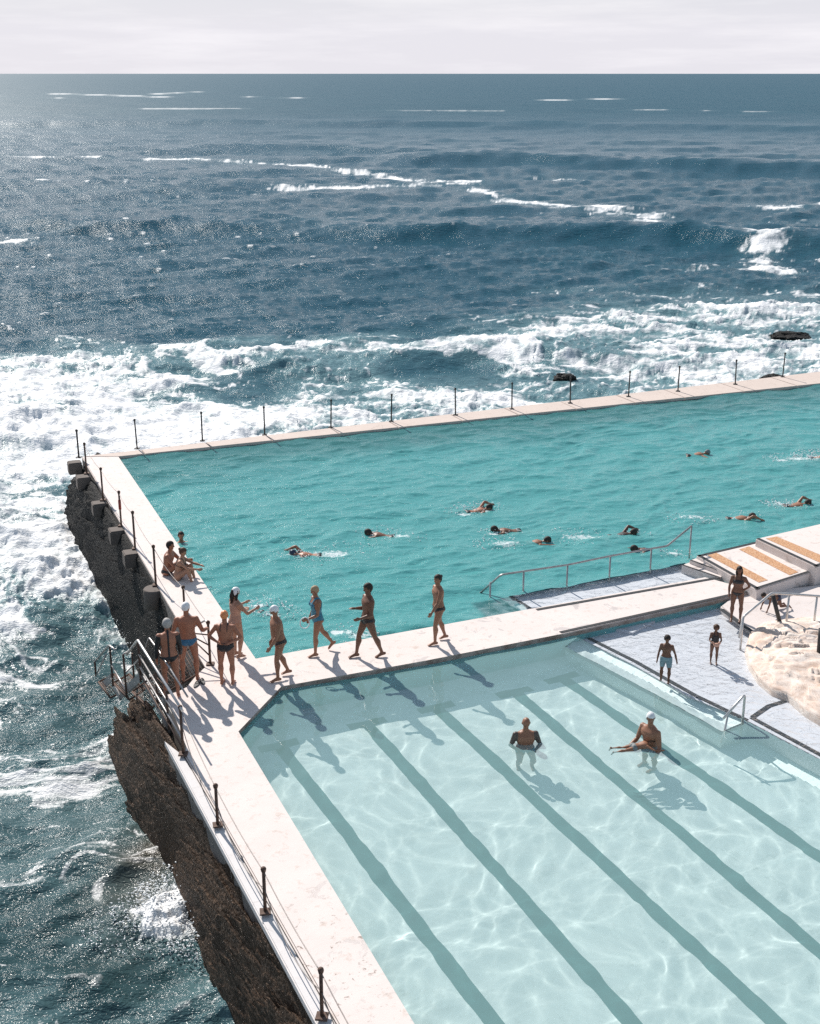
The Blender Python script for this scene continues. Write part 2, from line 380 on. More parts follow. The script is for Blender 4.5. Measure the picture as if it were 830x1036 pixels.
# ------------------------------------------------------------------ sea
def sea():
    xs = np.concatenate([np.linspace(-1800, -140, 60)[:-1], np.linspace(-140, 970, 800), np.linspace(970, 2600, 60)[1:]])
    ys = np.concatenate([np.linspace(1500, 1080, 60)[:-1], np.linspace(1080, 420, 520)[:-1], np.linspace(420, 90, 330)[:-1], np.linspace(90, 74.6, 60)])
    PX, PY = np.meshgrid(xs, ys)
    dx = (PX - 415) / F; dy = (518 - PY) / F
    dz = -math.sin(TH) + dy * math.cos(TH); t = (SEA_Z - CAM_H) / dz
    X = dx * t; Y = (math.cos(TH) + dy * math.sin(TH)) * t
    sp = np.maximum(np.abs(np.gradient(Y, axis=0)), np.abs(np.gradient(X, axis=1)) * .8)
    Hs = np.zeros_like(X); H = np.zeros_like(X); DX = np.zeros_like(X); DY = np.zeros_like(X)
    rng = np.random.default_rng(11)
    lam = np.exp(np.linspace(math.log(.5), math.log(34), 64))
    chop = .65 + .7 * fbm(X / 30, Y / 22, 3)
    for l in lam:
        th = -math.pi / 2 + .12 + rng.normal(0, .42 if l > 8 else .75)
        a = .0050 * l ** (1.0 if l < 9 else .80) * (1.75 if l < 2.6 else 1.3 if l < 7 else .85)
        k = 2 * math.pi / l; c, s = math.cos(th), math.sin(th)
        ph = k * (X * c + Y * s) + rng.uniform(0, 6.28)
        w = a * np.clip((l / (sp + 1e-6) - .40) / .9, 0, 1) * (chop if l < 12 else 1)
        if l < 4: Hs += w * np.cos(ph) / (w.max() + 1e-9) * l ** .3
        H += w * np.cos(ph); q = .75 * w * np.sin(ph); DX -= q * c; DY -= q * s
    # the larger swells, each a crest line
    def swell(pts, width, height, front=.55):
        P = [at(x, y, SEA_Z) for x, y in pts]
        cx = np.array([p.x for p in P]); cyy = np.array([p.y for p in P])
        xr = np.linspace(X.min(), X.max(), 20000); nr = (fbm(xr / 9, 0 * xr + 3.3, 3) - .5) * width * .8
        yc = np.interp(X, xr, np.interp(xr, cx, cyy) + nr)
        d = (Y - yc) / width
        prof = np.where(d < 0, np.exp(-(d / front) ** 2), np.exp(-(d / 1.25) ** 2))
        end = sstep(cx[0] - 1, cx[0] + 12, X) * (1 - sstep(cx[-1] - 8, cx[-1] + 8, X)) if True else 1
        return .62 * height * prof * np.clip(end, 0, 1)
    H += swell([(300, 236), (420, 238), (560, 236), (680, 240), (760, 250), (1000, 262)], 6.5, 2.1)
    H += swell([(-80, 186), (100, 190), (260, 188)], 8, 1.0)
    H += swell([(360, 163), (520, 163), (700, 170), (1000, 176)], 11, 2.4)
    H += swell([(150, 152), (330, 150), (520, 160)], 11, 1.5)
    H += swell([(-200, 128), (300, 126), (900, 132)], 22, 2.2)
    H += swell([(-60, 222), (60, 226), (200, 232), (330, 236)], 6, .9)
    H += swell([(370, 366), (430, 358), (520, 356), (600, 362), (650, 368)], 2.6, 1.25, .4)
    H += swell([(150, 372), (240, 366), (330, 372)], 2.0, .6, .5)
    H += swell([(640, 322), (760, 318), (900, 322)], 3, .8, .5)
    H += swell([(-100, 300), (100, 296), (260, 300), (400, 292)], 5, .5)
    # foam density
    foam = np.zeros_like(X); murk = np.zeros_like(X)
    def seg(pts, rad, s, soft=.95):
        nonlocal foam
        P = np.array([(p.x, p.y) for p in (at(x, y, SEA_Z) for x, y in pts)])
        lo_, hi_ = P.min(0) - rad * 3, P.max(0) + rad * 3
        I = np.where((X > lo_[0]) & (X < hi_[0]) & (Y > lo_[1]) & (Y < hi_[1])); x_, y_ = X[I], Y[I]
        best = np.full(x_.shape, 1e9)
        wob = (fbm(x_ / (rad * 3) + 9, y_ / (rad * 2), 3) - .5) * rad * 2.2
        for a, b in zip(P, P[1:]):
            ab = b - a; tt = np.clip(((x_ - a[0]) * ab[0] + (y_ - a[1]) * ab[1]) / (ab @ ab), 0, 1)
            best = np.minimum(best, np.hypot(x_ - a[0] - tt * ab[0], y_ - a[1] - tt * ab[1]))
        foam[I] = np.maximum(foam[I], s * (.80 + .34 * fbm(x_ / 2.5, y_ / 1.3, 3)) * (1 - sstep(rad * .02, rad * 1.5, best + wob)))
        foam[I] = np.maximum(foam[I], s * .74 * (1 - sstep(rad * .3, rad * 3.0, best + wob)))
    def blob(x, y, rx, ry, s, sub=False, rot=0):
        nonlocal foam
        c = at(x, y, SEA_Z); ex = at(x + rx, y, SEA_Z).x - c.x; ey = abs(at(x, y - ry, SEA_Z).y - c.y)
        I = np.where((np.abs(X - c.x) < 2 * ex) & (np.abs(Y - c.y) < 2 * ey)); x_, y_ = X[I], Y[I]
        d = np.hypot((x_ - c.x) / ex, (y_ - c.y) / ey) + (fbm(x_ / ex * 2 + x, y_ / ey * 2, 3) - .5) * .9
        g = 1 - sstep(.45, 1.2, d)
        foam[I] = np.maximum(foam[I], s * g) if not sub else foam[I] * (1 - s * g)
    # breaker zone along the ocean wall
    bx = [(-400, 352), (0, 352), (60, 350), (130, 352), (240, 350), (330, 342), (420, 345), (500, 338), (560, 322), (650, 304), (740, 298), (830, 300), (1200, 300)]
    B = [at(x, y, SEA_Z) for x, y in bx]
    yb = np.interp(X, [p.x for p in B], [p.y for p in B]) + (fbm(X / 7, Y / 7, 4) - .5) * 9
    zone = sstep(-1.5, 4.5, yb - Y)
    foam = np.maximum(foam, zone * (.74 + .30 * fbm(X / 6 + 4, Y / 3.5, 3)))
    foam = np.maximum(foam, .46 * sstep(-26, 6, yb - Y) * sstep(-12, 16, X) + .20 * sstep(-30, 8, yb - Y))
    for a in [(246, 384, 62, 15, .75), (455, 372, 90, 17, .62), (560, 374, 60, 12, .4), (120, 386, 48, 9, .5), (40, 420, 46, 9, .35), (35, 500, 42, 9, .6), (720, 338, 40, 6, .35),
              (350, 395, 50, 9, .4), (800, 340, 36, 6, .6), (160, 400, 40, 7, .4)]:
        blob(*a[:4], a[4] * .62, True)
    for a in [(40, 400, 70, 40, .92), (100, 440, 120, 22, .97), (20, 470, 90, 26, .95), (50, 560, 64, 50, .95), (110, 620, 46, 40, .92), (250, 425, 110, 14, .80),
              (360, 362, 60, 5, .85), (525, 374, 32, 7, .95), (500, 395, 140, 12, .80), (700, 372, 130, 18, .80), (620, 340, 90, 10, .74), (340, 350, 60, 4, .8), (160, 360, 90, 7, .78),
              (700, 310, 70, 5, .66), (790, 322, 60, 5, .78), (560, 400, 90, 9, .85), (25, 620, 50, 30, .70)]:
        blob(*a)
    seg([(60, 352), (140, 360), (230, 352), (262, 350)], 1.6, .95); seg([(262, 362), (330, 350), (400, 345)], 1.2, .88)
    seg([(380, 362), (450, 350), (540, 345)], .9, .84)
    # offshore streaks
    for pts, r, s in [([(150, 161), (220, 162), (300, 166), (350, 173), (400, 180), (440, 186)], 2.6, .82), ([(290, 189), (400, 189), (480, 187), (440, 183), (480, 182)], 2.4, .88),
                      ([(480, 190), (520, 203), (600, 212), (640, 220), (690, 233), (730, 240), (770, 245)], 2.4, .86), ([(600, 209), (630, 215), (660, 219)], 2.2, .9),
                      ([(740, 238), (775, 246), (770, 262), (790, 276)], 1.9, .92), ([(700, 274), (740, 268), (770, 266)], 1.3, .72), ([(760, 208), (790, 212), (830, 208)], 2.5, .8),
                      ([(760, 222), (900, 226)], 2., .7), ([(560, 101), (610, 100)], 9, .85), ([(60, 95), (130, 97), (160, 98)], 9, .8), ([(160, 95), (200, 93)], 10, .9),
                      ([(250, 98), (300, 99)], 8, .75), ([(150, 110), (235, 110)], 6, .75), ([(0, 98), (60, 99)], 7, .7), ([(360, 112), (500, 112)], 5, .62), ([(600, 110), (820, 114)], 5, .66),
                      ([(560, 180), (600, 182)], 2.4, .72), ([(60, 159), (115, 160)], 2.4, .82), ([(0, 158), (60, 160)], 2.4, .7), ([(30, 186), (58, 184)], 2.2, .72),
                      ([(0, 246), (20, 244)], 1.6, .75), ([(300, 222), (400, 228)], 2, .52), ([(560, 290), (620, 290), (700, 296)], 2, .62), ([(800, 250), (830, 262), (900, 270)], 2, .7)]:
        seg(pts, r, s)
    # crest flecks on the swells
    wc = H - (fbm(X / 3, Y / 3, 2) * .3)
    foam = np.maximum(foam, np.where(Y < 400, .50 * sstep(.50, 1.5, wc) * vnoise(X / 2.2, Y / 2.2), 0))
    foam_glints = sstep(1.75, 2.7, Hs / Hs.std()) * (.55 + .6 * sstep(20, -60, X + Y * .1)) * sstep(.35, .65, fbm(X / 14, Y / 9, 3))  # small whitecaps that also paint in sun glints, denser towards the sun
    # the gully on the left
    near = 1 - sstep(31.5, 35, Y + (fbm(X / 2, Y / 2, 3) - .5) * 5)
    foam = foam * (1 - near) + near * (.44 + .30 * fbm(X / 2.2, Y / 2.2, 3))
    foam *= 1
    for a in [(70, 760, 80, 50, .50), (150, 790, 40, 70, .50), (60, 700, 60, 30, .40), (110, 720, 40, 24, .60), (120, 860, 80, 26, .50), (30, 720, 60, 40, .46),
              (168, 925, 32, 28, .97), (140, 905, 34, 18, .62), (190, 950, 22, 30, .75), (30, 790, 50, 20, .48), (215, 990, 20, 50, .46)]:
        blob(*a)
    for a in [(20, 940, 60, 60, .35), (110, 990, 60, 40, .45), (90, 690, 26, 16, .4)]: blob(*a[:4], a[4], True)
    seg([(84, 512), (69, 535), (68, 548), (72, 565), (92, 592), (112, 622), (135, 655)], .55, .95)
    seg([(128, 730), (112, 748), (116, 778), (130, 818), (156, 864)], .45, .72); seg([(186, 915), (196, 948), (214, 998), (238, 1050)], .45, .72)
    # turbulence near the burst of spray: real height in the water
    def bump(x, y, rx, ry, h):
        nonlocal H
        c = at(x, y, SEA_Z); ex = at(x + rx, y, SEA_Z).x - c.x; ey = abs(at(x, y - ry, SEA_Z).y - c.y)
        H += h * np.exp(-(((X - c.x) / ex) ** 2 + ((Y - c.y) / ey) ** 2)) * (.55 + .9 * fbm(X * 2.2, Y * 2.2, 4))
    bump(165, 925, 26, 24, .16); bump(190, 905, 14, 24, .12); bump(60, 600, 60, 40, .35); bump(30, 430, 70, 22, .5)
    rough = sstep(.55, .9, foam) * (1 - sstep(90, 140, Y))
    H += rough * (fbm(X * 1.3, Y * 1.3, 5, .6) - .5) * .55
    c = at(150, 870, SEA_Z); murk = .75 * np.exp(-(((X - c.x) / .9) ** 2 + ((Y - c.y) / 2.0) ** 2)) * (.4 + fbm(X * 2, Y * 2, 3))
    # the lace of the foam: filaments where warped noise crosses its middle value
    wx = X * .62 + (fbm(X / 5, Y / 5, 3) - .5) * 5.5; wy = Y + (fbm(X / 5 + 31, Y / 5 + 7, 3) - .5) * 5.5
    wx2 = wx + (fbm(X / 1.3, Y / 1.3, 2) - .5) * 1.2; wy2 = wy + (fbm(X / 1.3 + 11, Y / 1.3, 2) - .5) * 1.2
    rid = lambda sc_, o, w: np.exp(-np.abs(fbm(wx2 * sc_ + o + 5.3, wy2 * sc_ + o * .7 + 2.1, 3) - .5) / w)
    far_ = sstep(80, 115, Y); far2 = sstep(230, 380, Y); milk = (1 - near) * sstep(-3, -8, X) * sstep(74, 60, Y); fine_ = near * (.40 * rid(5.5, 63, .05) + .25 * rid(3.1, 77, .05) - .10)
    lace = .42 * rid(.33, 3, .032) + .34 * rid(.85, 19, .036) + .24 * rid(2.3, 41, .045)
    body_ = fbm(wx * .3 + 2.6, wy * .3 + 8.4, 5, .62) - .5
    val = lace * (1.15 - .30 * far_) + (1.15 + .22 * far_) * foam - 1.0 + (1.3 - .5 * far_) * body_ + fine_ + .16 * milk + 1.0 * np.exp(-(((X - at(168, 925, SEA_Z).x) / .75) ** 2 + ((Y - at(168, 925, SEA_Z).y) / .8) ** 2)) * (.5 + fbm(X * 1.4, Y * 1.4, 3))
    aer = np.clip(foam * 1.5 - .35 + 1.0 * body_, 0, 1) * sstep(.1, .5, foam) * (1 - .8 * sstep(75, 110, Y)) * (1 - .5 * near)
    dens = foam.copy()
    foam = sstep(-.06, .55 + .35 * near, val) * sstep(.02, .2, foam)
    holes = sstep(.50, .62, fbm(wx2 * 1.9 + 9, wy2 * 1.9, 4, .6)) * (1 - far_); cells = rid(3.7, 91, .05) * .5 + rid(7.0, 12, .06) * .4
    foam = foam * (1 - (.42 + .45 * near) * holes * (1 - .8 * np.clip(cells, 0, 1)))
    foam = foam * (1 - far2) + far2 * .62 * sstep(.35, .9, dens)
    foam = np.maximum(foam, .62 * foam_glints * (1 - .5 * near))
    H += foam * rough * .10
    X2 = X + DX; Y2 = Y + DY
    land = sstep(30, 18, Y) * 0
    H = np.minimum(H, 2.4)
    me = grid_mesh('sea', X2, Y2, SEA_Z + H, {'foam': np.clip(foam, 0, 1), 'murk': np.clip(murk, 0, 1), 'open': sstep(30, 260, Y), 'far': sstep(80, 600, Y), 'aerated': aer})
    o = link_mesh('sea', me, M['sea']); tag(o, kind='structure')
sea()
# sea bed / ground far below everything, to the horizon on every side
bm = bmesh.new(); prism(bm, [(-9000, -9000), (9000, -9000), (9000, 9000), (-9000, 9000)], -9, -8.5)
tag(from_bm('ground', bm, M['brownrock']), kind='structure')

# ------------------------------------------------------------------ pool water
def inside(X, Y, poly):
    r = np.zeros(X.shape, bool); n = len(poly)
    for i in range(n):
        a, b = poly[i], poly[(i + 1) % n]
        c_ = ((a[1] > Y) != (b[1] > Y)) & (X < (b[0] - a[0]) * (Y - a[1]) / (b[1] - a[1] + 1e-12) + a[0]); r ^= c_
    return r
def water(name, c, nx, ny, z, seed, amp, lmin, lmax, n, mat, dirm, dirs, foamf=None, expo=1.15, bodyf=None, shallow=None, shallow_name=None):
    u = np.linspace(0, 1, nx)[None, :]; v = np.linspace(0, 1, ny)[:, None]
    X = (c[0].x * (1 - u) + c[1].x * u) * (1 - v) + (c[3].x * (1 - u) + c[2].x * u) * v
    Y = (c[0].y * (1 - u) + c[1].y * u) * (1 - v) + (c[3].y * (1 - u) + c[2].y * u) * v
    rng = np.random.default_rng(seed); H = 0 * X; shal = 1 + 2.2 * np.clip(1 - bodyf(X, Y) * 1.6, 0, 1) if bodyf else 1
    wx = X + (fbm(X / 1.7, Y / 1.7, 2) - .5) * .9; wy = Y + (fbm(X / 1.7 + 40, Y / 1.7, 2) - .5) * .9
    for l in np.exp(np.linspace(math.log(lmin), math.log(lmax), n)):
        th = rng.normal(dirm, dirs); k = 2 * math.pi / l
        ph = k * (wx * math.cos(th) + wy * math.sin(th)) + rng.uniform(0, 6.28)
        H += amp * l ** expo * (1 - 2 * np.abs(np.sin(ph / 2)) ** 1.4) * (shal if l < .5 else 1)
    H -= H.mean()
    f = foamf(X, Y) if foamf else 0 * X
    me = grid_mesh(name, X, Y, z + H, {'foam': f, 'body': bodyf(X, Y) if bodyf else 0 * X + 1}, keep=~inside(X, Y, shallow) if shallow else None)
    o = link_mesh(name, me, mat); tag(o, kind='structure')
    o.cycles.is_caustics_caster = True
    if shallow:                       # the ankle-deep film over the shelf: a clear sheet that hardly bends the light
        m_ = inside(X, Y, shallow).astype(int)
        me2 = grid_mesh(shallow_name, X, Y, z + H * .8, {}, keep=m_); tag(link_mesh(shallow_name, me2, M['film']), kind='structure')
    return o
def up(p, z): return Vector((p.x, p.y, z))
W_OUT = -.55
SPLASHES = []      # (x, y, radius, strength) filled below for the swimmers
swim_px = [(296, 562, .35), (335, 560, .8), (405, 543, .45), (470, 520, .4), (490, 516, .45), (500, 540, .3), (512, 551, .6), (585, 543, .7), (600, 543, .5), (700, 524, .5), (745, 524, .35),
           (787, 509, .45), (812, 464, .8), (825, 462, .6), (262, 614, .4), (275, 622, .35), (683, 560, .35), (790, 466, .4), (365, 643, .5), (345, 640, .4)]
def up_foam(X, Y):
    f = 0 * X
    for x, y, r in swim_px:
        p = at(x, y, UP_Z); f = np.maximum(f, .62 * np.exp(-(((X - p.x) / (r * 1.25)) ** 2 + ((Y - p.y) / (r * .6)) ** 2)))
    f = np.maximum(f, .36 * sstep(.60, .72, fbm(X / 1.2, Y / .8, 4, .6)))
    return f
UPSH = [at(x, y, UP_Z) for x, y in [(515, 603.5), (616, 586), (692, 571), (735, 590), (640, 640), (545, 622)]]
UPST = [at(x, y, UP_Z) for x, y in [(478, 610), (515, 603.5), (545, 622), (500, 634)]]
def up_body(X, Y):
    dw = -((X - UL.x) * UN.y - (Y - UL.y) * UN.x) * -1.0; dw = np.abs(dw)
    b = 1.0 - .40 * (1 - sstep(.6, 4.5, dw + (fbm(X / 2.5, Y / 1.5, 3) - .5) * 2.5)); b[inside(X, Y, UPSH)] = .10; b[inside(X, Y, UPST)] = .45  # darker along the ocean wall: the wall's shade put into the water colour
    for _ in range(3): b[1:-1, 1:-1] = (b[1:-1, 1:-1] * 2 + b[:-2, 1:-1] + b[2:, 1:-1] + b[1:-1, :-2] + b[1:-1, 2:]) / 6
    return b
LOSH = [at(x, y, LOW_Z) for x, y in [(560, 634), (589, 646.5), (640, 672), (700, 706), (757, 729.5), (830, 768), (900, 806), (1100, 900), (1100, 560), (830, 560)]]
LOBE = [at(x, y, LOW_Z) for x, y in [(572, 654), (640, 690), (690, 717), (731, 741), (756, 731), (700, 700), (640, 668), (585, 645)]]
def lo_body(X, Y):
    b = 0 * X + 1.0; b[inside(X, Y, LOBE)] = .35; b[inside(X, Y, LOSH)] = .03; return b
up_c = [up(SW - WS * .5 + UW * .5, 0), up(SW + WS * 42 + UW * .5, 0), up(UL + UN * 46 - UW * .5, 0), up(UL - UN * .5 - UW * .5, 0)]
water('upper_pool_water', up_c, 900, 620, UP_Z, 3, .0047, .24, 1.9, 44, M['upwater'], R(-72), .45, up_foam, .95, up_body, UPSH, 'upper_shallow_water')
lo_c = [up(LB2 - SD * .7, 0), up(LB2 + SD * 30, 0), up(LC + SD * 26 + Vector((-.2, .45, 0)), 0), up(LC - SD * 1.5 + Vector((-.2, .45, 0)), 0)]
water('lower_pool_water', lo_c, 900, 700, LOW_Z, 8, .0010, .36, 2.3, 30, M['lowwater'], R(-60), 1.1, None, 1.0, lo_body, LOSH, 'lower_shallow_water')

# ------------------------------------------------------------------ pool shells
CAUST = []
def quad(name, pts, z, mat, parent=None, th=.2):
    o = prism_obj(name, pts, z - th, z, mat, parent); CAUST.append(o); return o
fo = quad('upper_pool_floor', [SW - WS * .6 + UW * .6, SW + WS * 42 + UW * .6, UL + UN * 46 - UW * .6, UL - UN * .6 - UW * .6], -1.9, M['upfloor']); tag(fo, kind='structure')
fo = quad('lower_pool_floor', [LB2 - SD * .6, LB2 + SD * 30, LC + SD * 26, LC - SD * 1.5], FLOOR_Z, M['poolfloor']); tag(fo, kind='structure')

# lane lines, each with its crossbar
lanes = [((285, 757), (500, 1036), 'lane line closest to the white poolside deck'), ((374, 735), (640, 1036), 'second lane line from the white poolside deck'),
         ((444, 718), (786, 1036), 'middle one of the five lane lines'), ((524, 703), (830, 963), 'lane line passing beside the wading tattooed man'),
         ((572, 688), (830, 867), 'lane line nearest the shallow white shelf')]
for a, b, lab in lanes:
    p, q = under(*a, LOW_Z, FLOOR_Z), under(*b, LOW_Z, FLOOR_Z); d = (q - p).normalized(); q = q + d * 4; n = Vector((-d.y, d.x, 0))
    bm = bmesh.new(); prism(bm, [p - n * .14, q - n * .14, q + n * .14, p + n * .14], FLOOR_Z + .001, FLOOR_Z + .005)
    prism(bm, [p - n * .42 - d * .26, p - n * .42, p + n * .42, p + n * .42 - d * .26], FLOOR_Z + .001, FLOOR_Z + .005)
    o = from_bm('lane_line', bm, M['lane']); CAUST.append(o)
    tag(o, 'dark teal painted ' + lab, 'lane line', 'lane lines on the floor of the lower pool')

# ------------------------------------------------------------------ decks
LOWZ = -3.6
c_nw = up(OUT0, 0)
# west deck (along the upper pool), lower deck and walkway
walk_S = [LC, at(430, 668.5), S1, S2]
deck_pts = [OUT0, UL - UN * .0, UL, SW, SW + WS * 12.2, S2, S1, at(430, 668.5), LC, LN, LB2, OB2, OB0, at(190, 755), at(172, 712), at(165, 703.5), at(181, 700), at(190, 695.5), at(198, 683), at(209, 675), OUT1]
# walkway end: bring the last two together
deck_pts[4] = SW + WS * 12.0
o = prism_obj('pool_deck', deck_pts, LOWZ, 0, [M['deck'], M['side'], M['outer']], bev=.025); tag(o, kind='structure'); CAUST.append(o)
for f in o.data.polygons:
    if abs(f.normal.z) < .3:
        f.material_index = 2 if (f.normal.x < -.5 and f.center.x < -.6 or (f.center.x < -4.2 and f.center.y < 26)) else 1

# outer ledge on the seaward side of the lower deck
lp0, lp1 = at(166.5, 748.5, -.04), at(303, 1003, -.04); ld = (lp1 - lp0).normalized()
o = prism_obj('deck_ledge', [lp0, lp1 + ld * 8, OB2, OB0], -.17, -.05, M['ledge'], bev=.02); tag(o, kind='structure')
lq = Vector((-ld.y, ld.x, 0)) * (-.06); lq = lq if lq.x > 0 else -lq
o = prism_obj('ledge_foot', [lp0 + lq, lp1 + ld * 8 + lq, OB2, OB0], LOWZ, -.172, M['outer']); tag(o, kind='structure')

# the ocean wall with coping slabs
ow = empty('ocean_wall', (OUT0 + UN * 1)); tag(ow, 'long low concrete wall with pale coping between upper pool and surf', 'sea wall')
def loc(pts, root): return [Vector(p) - root.location for p in pts]
oe0 = at(83, 462); oe1 = at(830, 376); od = (oe1 - oe0).normalized()
far_o = oe1 + od * 22; far_i = UL + UN * 50
prism_obj('wall_body', loc([oe0 + UW * .05, UL + UW * .02, far_i, far_o], ow), LOWZ, -.10, M['outer'], ow)
posts_far = [(139, 455), (205, 447), (268, 441), (335, 433.5), (396, 427.5), (461, 421), (518, 415), (577, 409), (636, 402.5), (686, 397), (744, 390), (792, 382.5)]
js = [(88, 462)] + [(x + 9, y + 6) for x, y in posts_far] + [(880, 384), (960, 376)]
for i, (a, b) in enumerate(zip(js, js[1:])):
    def cut(px):
        p = at(px[0], px[1]); ti = (p - UL).dot(UN)
        a_ = UL + UN * ti; tt = (a_ - oe0).dot(od); return a_, oe0 + od * tt
    i0, o0 = cut(a); i1, o1 = cut(b)
    if i == 0: i0, o0 = UL + UN * .02 + Vector((0, 0, 0)), oe0
    g = .012
    zt = .004 + .012 * random.random()
    prism_obj('coping_slab', loc([i0 + UN * g, i1 - UN * g, o1 - od * g, o0 + od * g], ow), -.10, zt, M['coping'], ow, bev=.015)

# ------------------------------------------------------------------ posts
def post(px, h, label, group, mat, z=0.0, r=.028, loop=True, base=True, tilt=0):
    p = at(px[0], px[1], z); root = empty('fence_post', p, random.uniform(-.3, .3)); root.rotation_euler.y = tilt
    tag(root, label, 'fence post', group)
    tube('shaft', [(0, 0, 0), (0, 0, h)], r, mat, root)
    if base:
        bm = bmesh.new(); box_bm(bm, (0, 0, .012), (.17, .17, .03)); bmesh.ops.bevel(bm, geom=bm.edges[:], offset=.006, segments=1, affect='EDGES')
        from_bm('base_plate', bm, mat, root)
    bm = bmesh.new(); tube_bm(bm, [(0, 0, h - .05), (0, 0, h), (0, 0, h + .02), (0, 0, h + .04)], [r * 1.3, r * 1.7, r * 1.5, r * .6], 8)
    bmesh.ops.recalc_face_normals(bm, faces=bm.faces)
    from_bm('cap', bm, mat, root)
    return p, root
ordn = ['first', 'second', 'third', 'fourth', 'fifth', 'sixth', 'seventh', 'eighth', 'ninth', 'tenth', 'eleventh', 'twelfth']
for i, px in enumerate(posts_far):
    post((px[0], px[1] - 1), 1.02, f'thin dark post on the ocean wall, {ordn[i]} from the west corner', 'posts along the ocean wall', M['darkpost'], 0, .026, tilt=random.uniform(-.03, .03))
post((80, 463), .95, 'thin dark post standing at the seaward corner of the ocean wall', 'posts along the ocean wall', M['darkpost'], -.05, .03)
west = [(88, 479, 1.0), (104.6, 506, 1.0), (123, 532, 1.02), (137, 555, 1.05), (158, 592, 1.05), (187, 618, .62)]
wlab = ['on the pier block nearest the ocean corner', 'on the second pier block from the ocean corner', 'on the third pier block, with a red marking sleeve', 'on the fourth pier block from the ocean corner', 'on the rounded pier beside the seated pair', 'short and thick, at the deck edge behind the two men']
WP = []
for (x, y, h), lab in zip(west, wlab):
    p, r_ = post((x, y), h, 'brown metal post ' + lab, 'posts along the west deck', M['rust'], -.03)
    WP.append(p + Vector((0, 0, h * .97)))
    if 'red' in lab: tube('sleeve', [(0, 0, .50), (0, 0, .78)], .042, plain('red_sleeve', (.30, .05, .03), .6), r_)
p, _ = post((213, 672), 1.0, 'rusty post at the gate end beside the woman in the orange cap', 'posts along the west deck', M['rust'], 0); gate_top = p + Vector((0, 0, .97))
low = [(185.6, 763), (220.5, 835), (268.6, 923), (326, 1029)]
llab = ['nearest the stair railings', 'second down the lower deck from the stairs', 'third down the lower deck from the stairs', 'beside the stained patch of the lower deck']
LP = []
for (x, y), lab in zip(low, llab):
    p, _ = post((x, y), 1.0 if x < 200 else .78, 'rusty post with a round knob ' + lab, 'posts along the lower deck', M['rust'], 0, .027)
    LP.append(p)
LP.append(LP[-1] + (LP[-1] - LP[-2]))
def wire(a, b, sag, label, n=14, r=.008):
    pts = [a.lerp(b, i / n) - Vector((0, 0, sag * 4 * (i / n) * (1 - i / n))) for i in range(n + 1)]
    o = tube('guard_wire', pts, r, M['wire'], seg=5); return tag(o, label, 'wire', 'guard wires between the posts')
for i, (a, b) in enumerate(zip(WP, WP[1:])): wire(a, b, .10, f'thin slack guard wire along the west deck, span {["nearest the ocean corner","after the second pier","after the third pier","before the seated pair","past the seated pair"][i]}')
wire(WP[-1], gate_top, .05, 'thin guard wire ending at the gate post behind the two men')
hs = [.97, .74, .74, .74, .74]
for i in range(4):
    a = LP[i] + Vector((0, 0, hs[i])); b = LP[i + 1] + Vector((0, 0, hs[i + 1]))
    where = ['just below the stairs', 'between the two middle posts', 'above the stained patch', 'at the near end of the deck'][i]
    wire(a, b, .06, 'taut upper guard wire of the lower deck ' + where)
    wire(a - Vector((0, 0, .3)), b - Vector((0, 0, .3)), .30, 'sagging lower guard wire ' + where)

# pier blocks on the seaward side of the west deck
for i, (x, y, w) in enumerate([(79, 467, .55), (88, 481.5, .62), (104.5, 508, .55), (122.5, 535, .60), (137.5, 558, .62)]):
    p = at(x, y, -.04); ang = math.atan2(UW.y, UW.x)
    bm = bmesh.new(); box_bm(bm, (0, 0, -.20), (w * .72, .44, .40)); bmesh.ops.bevel(bm, geom=bm.edges[:], offset=.025, segments=2, affect='EDGES')
    o = from_bm('concrete_pier', bm, M['pier']); o.location = p - Vector((.12, 0, 0)); o.rotation_euler = (0, 0, ang)
    tag(o, 'square concrete pier block under the fence post, ' + ['at the very corner of the wall', 'second from the ocean corner', 'third from the ocean corner', 'fourth from the ocean corner', 'fifth, just before the rounded pier'][i], 'pier block', 'pier blocks along the dark rock')
bm = bmesh.new(); tube_bm(bm, [(0, 0, -.5), (0, 0, -.03), (0, 0, 0)], [.27, .27, .25], 20); bmesh.ops.recalc_face_normals(bm, faces=bm.faces)
o = from_bm('concrete_pier', bm, M['pier']); o.location = at(160, 595, -.04) - Vector((.1, 0, 0)); tag(o, 'rounded concrete pier under the post beside the seated pair', 'pier block', 'pier blocks along the dark rock')

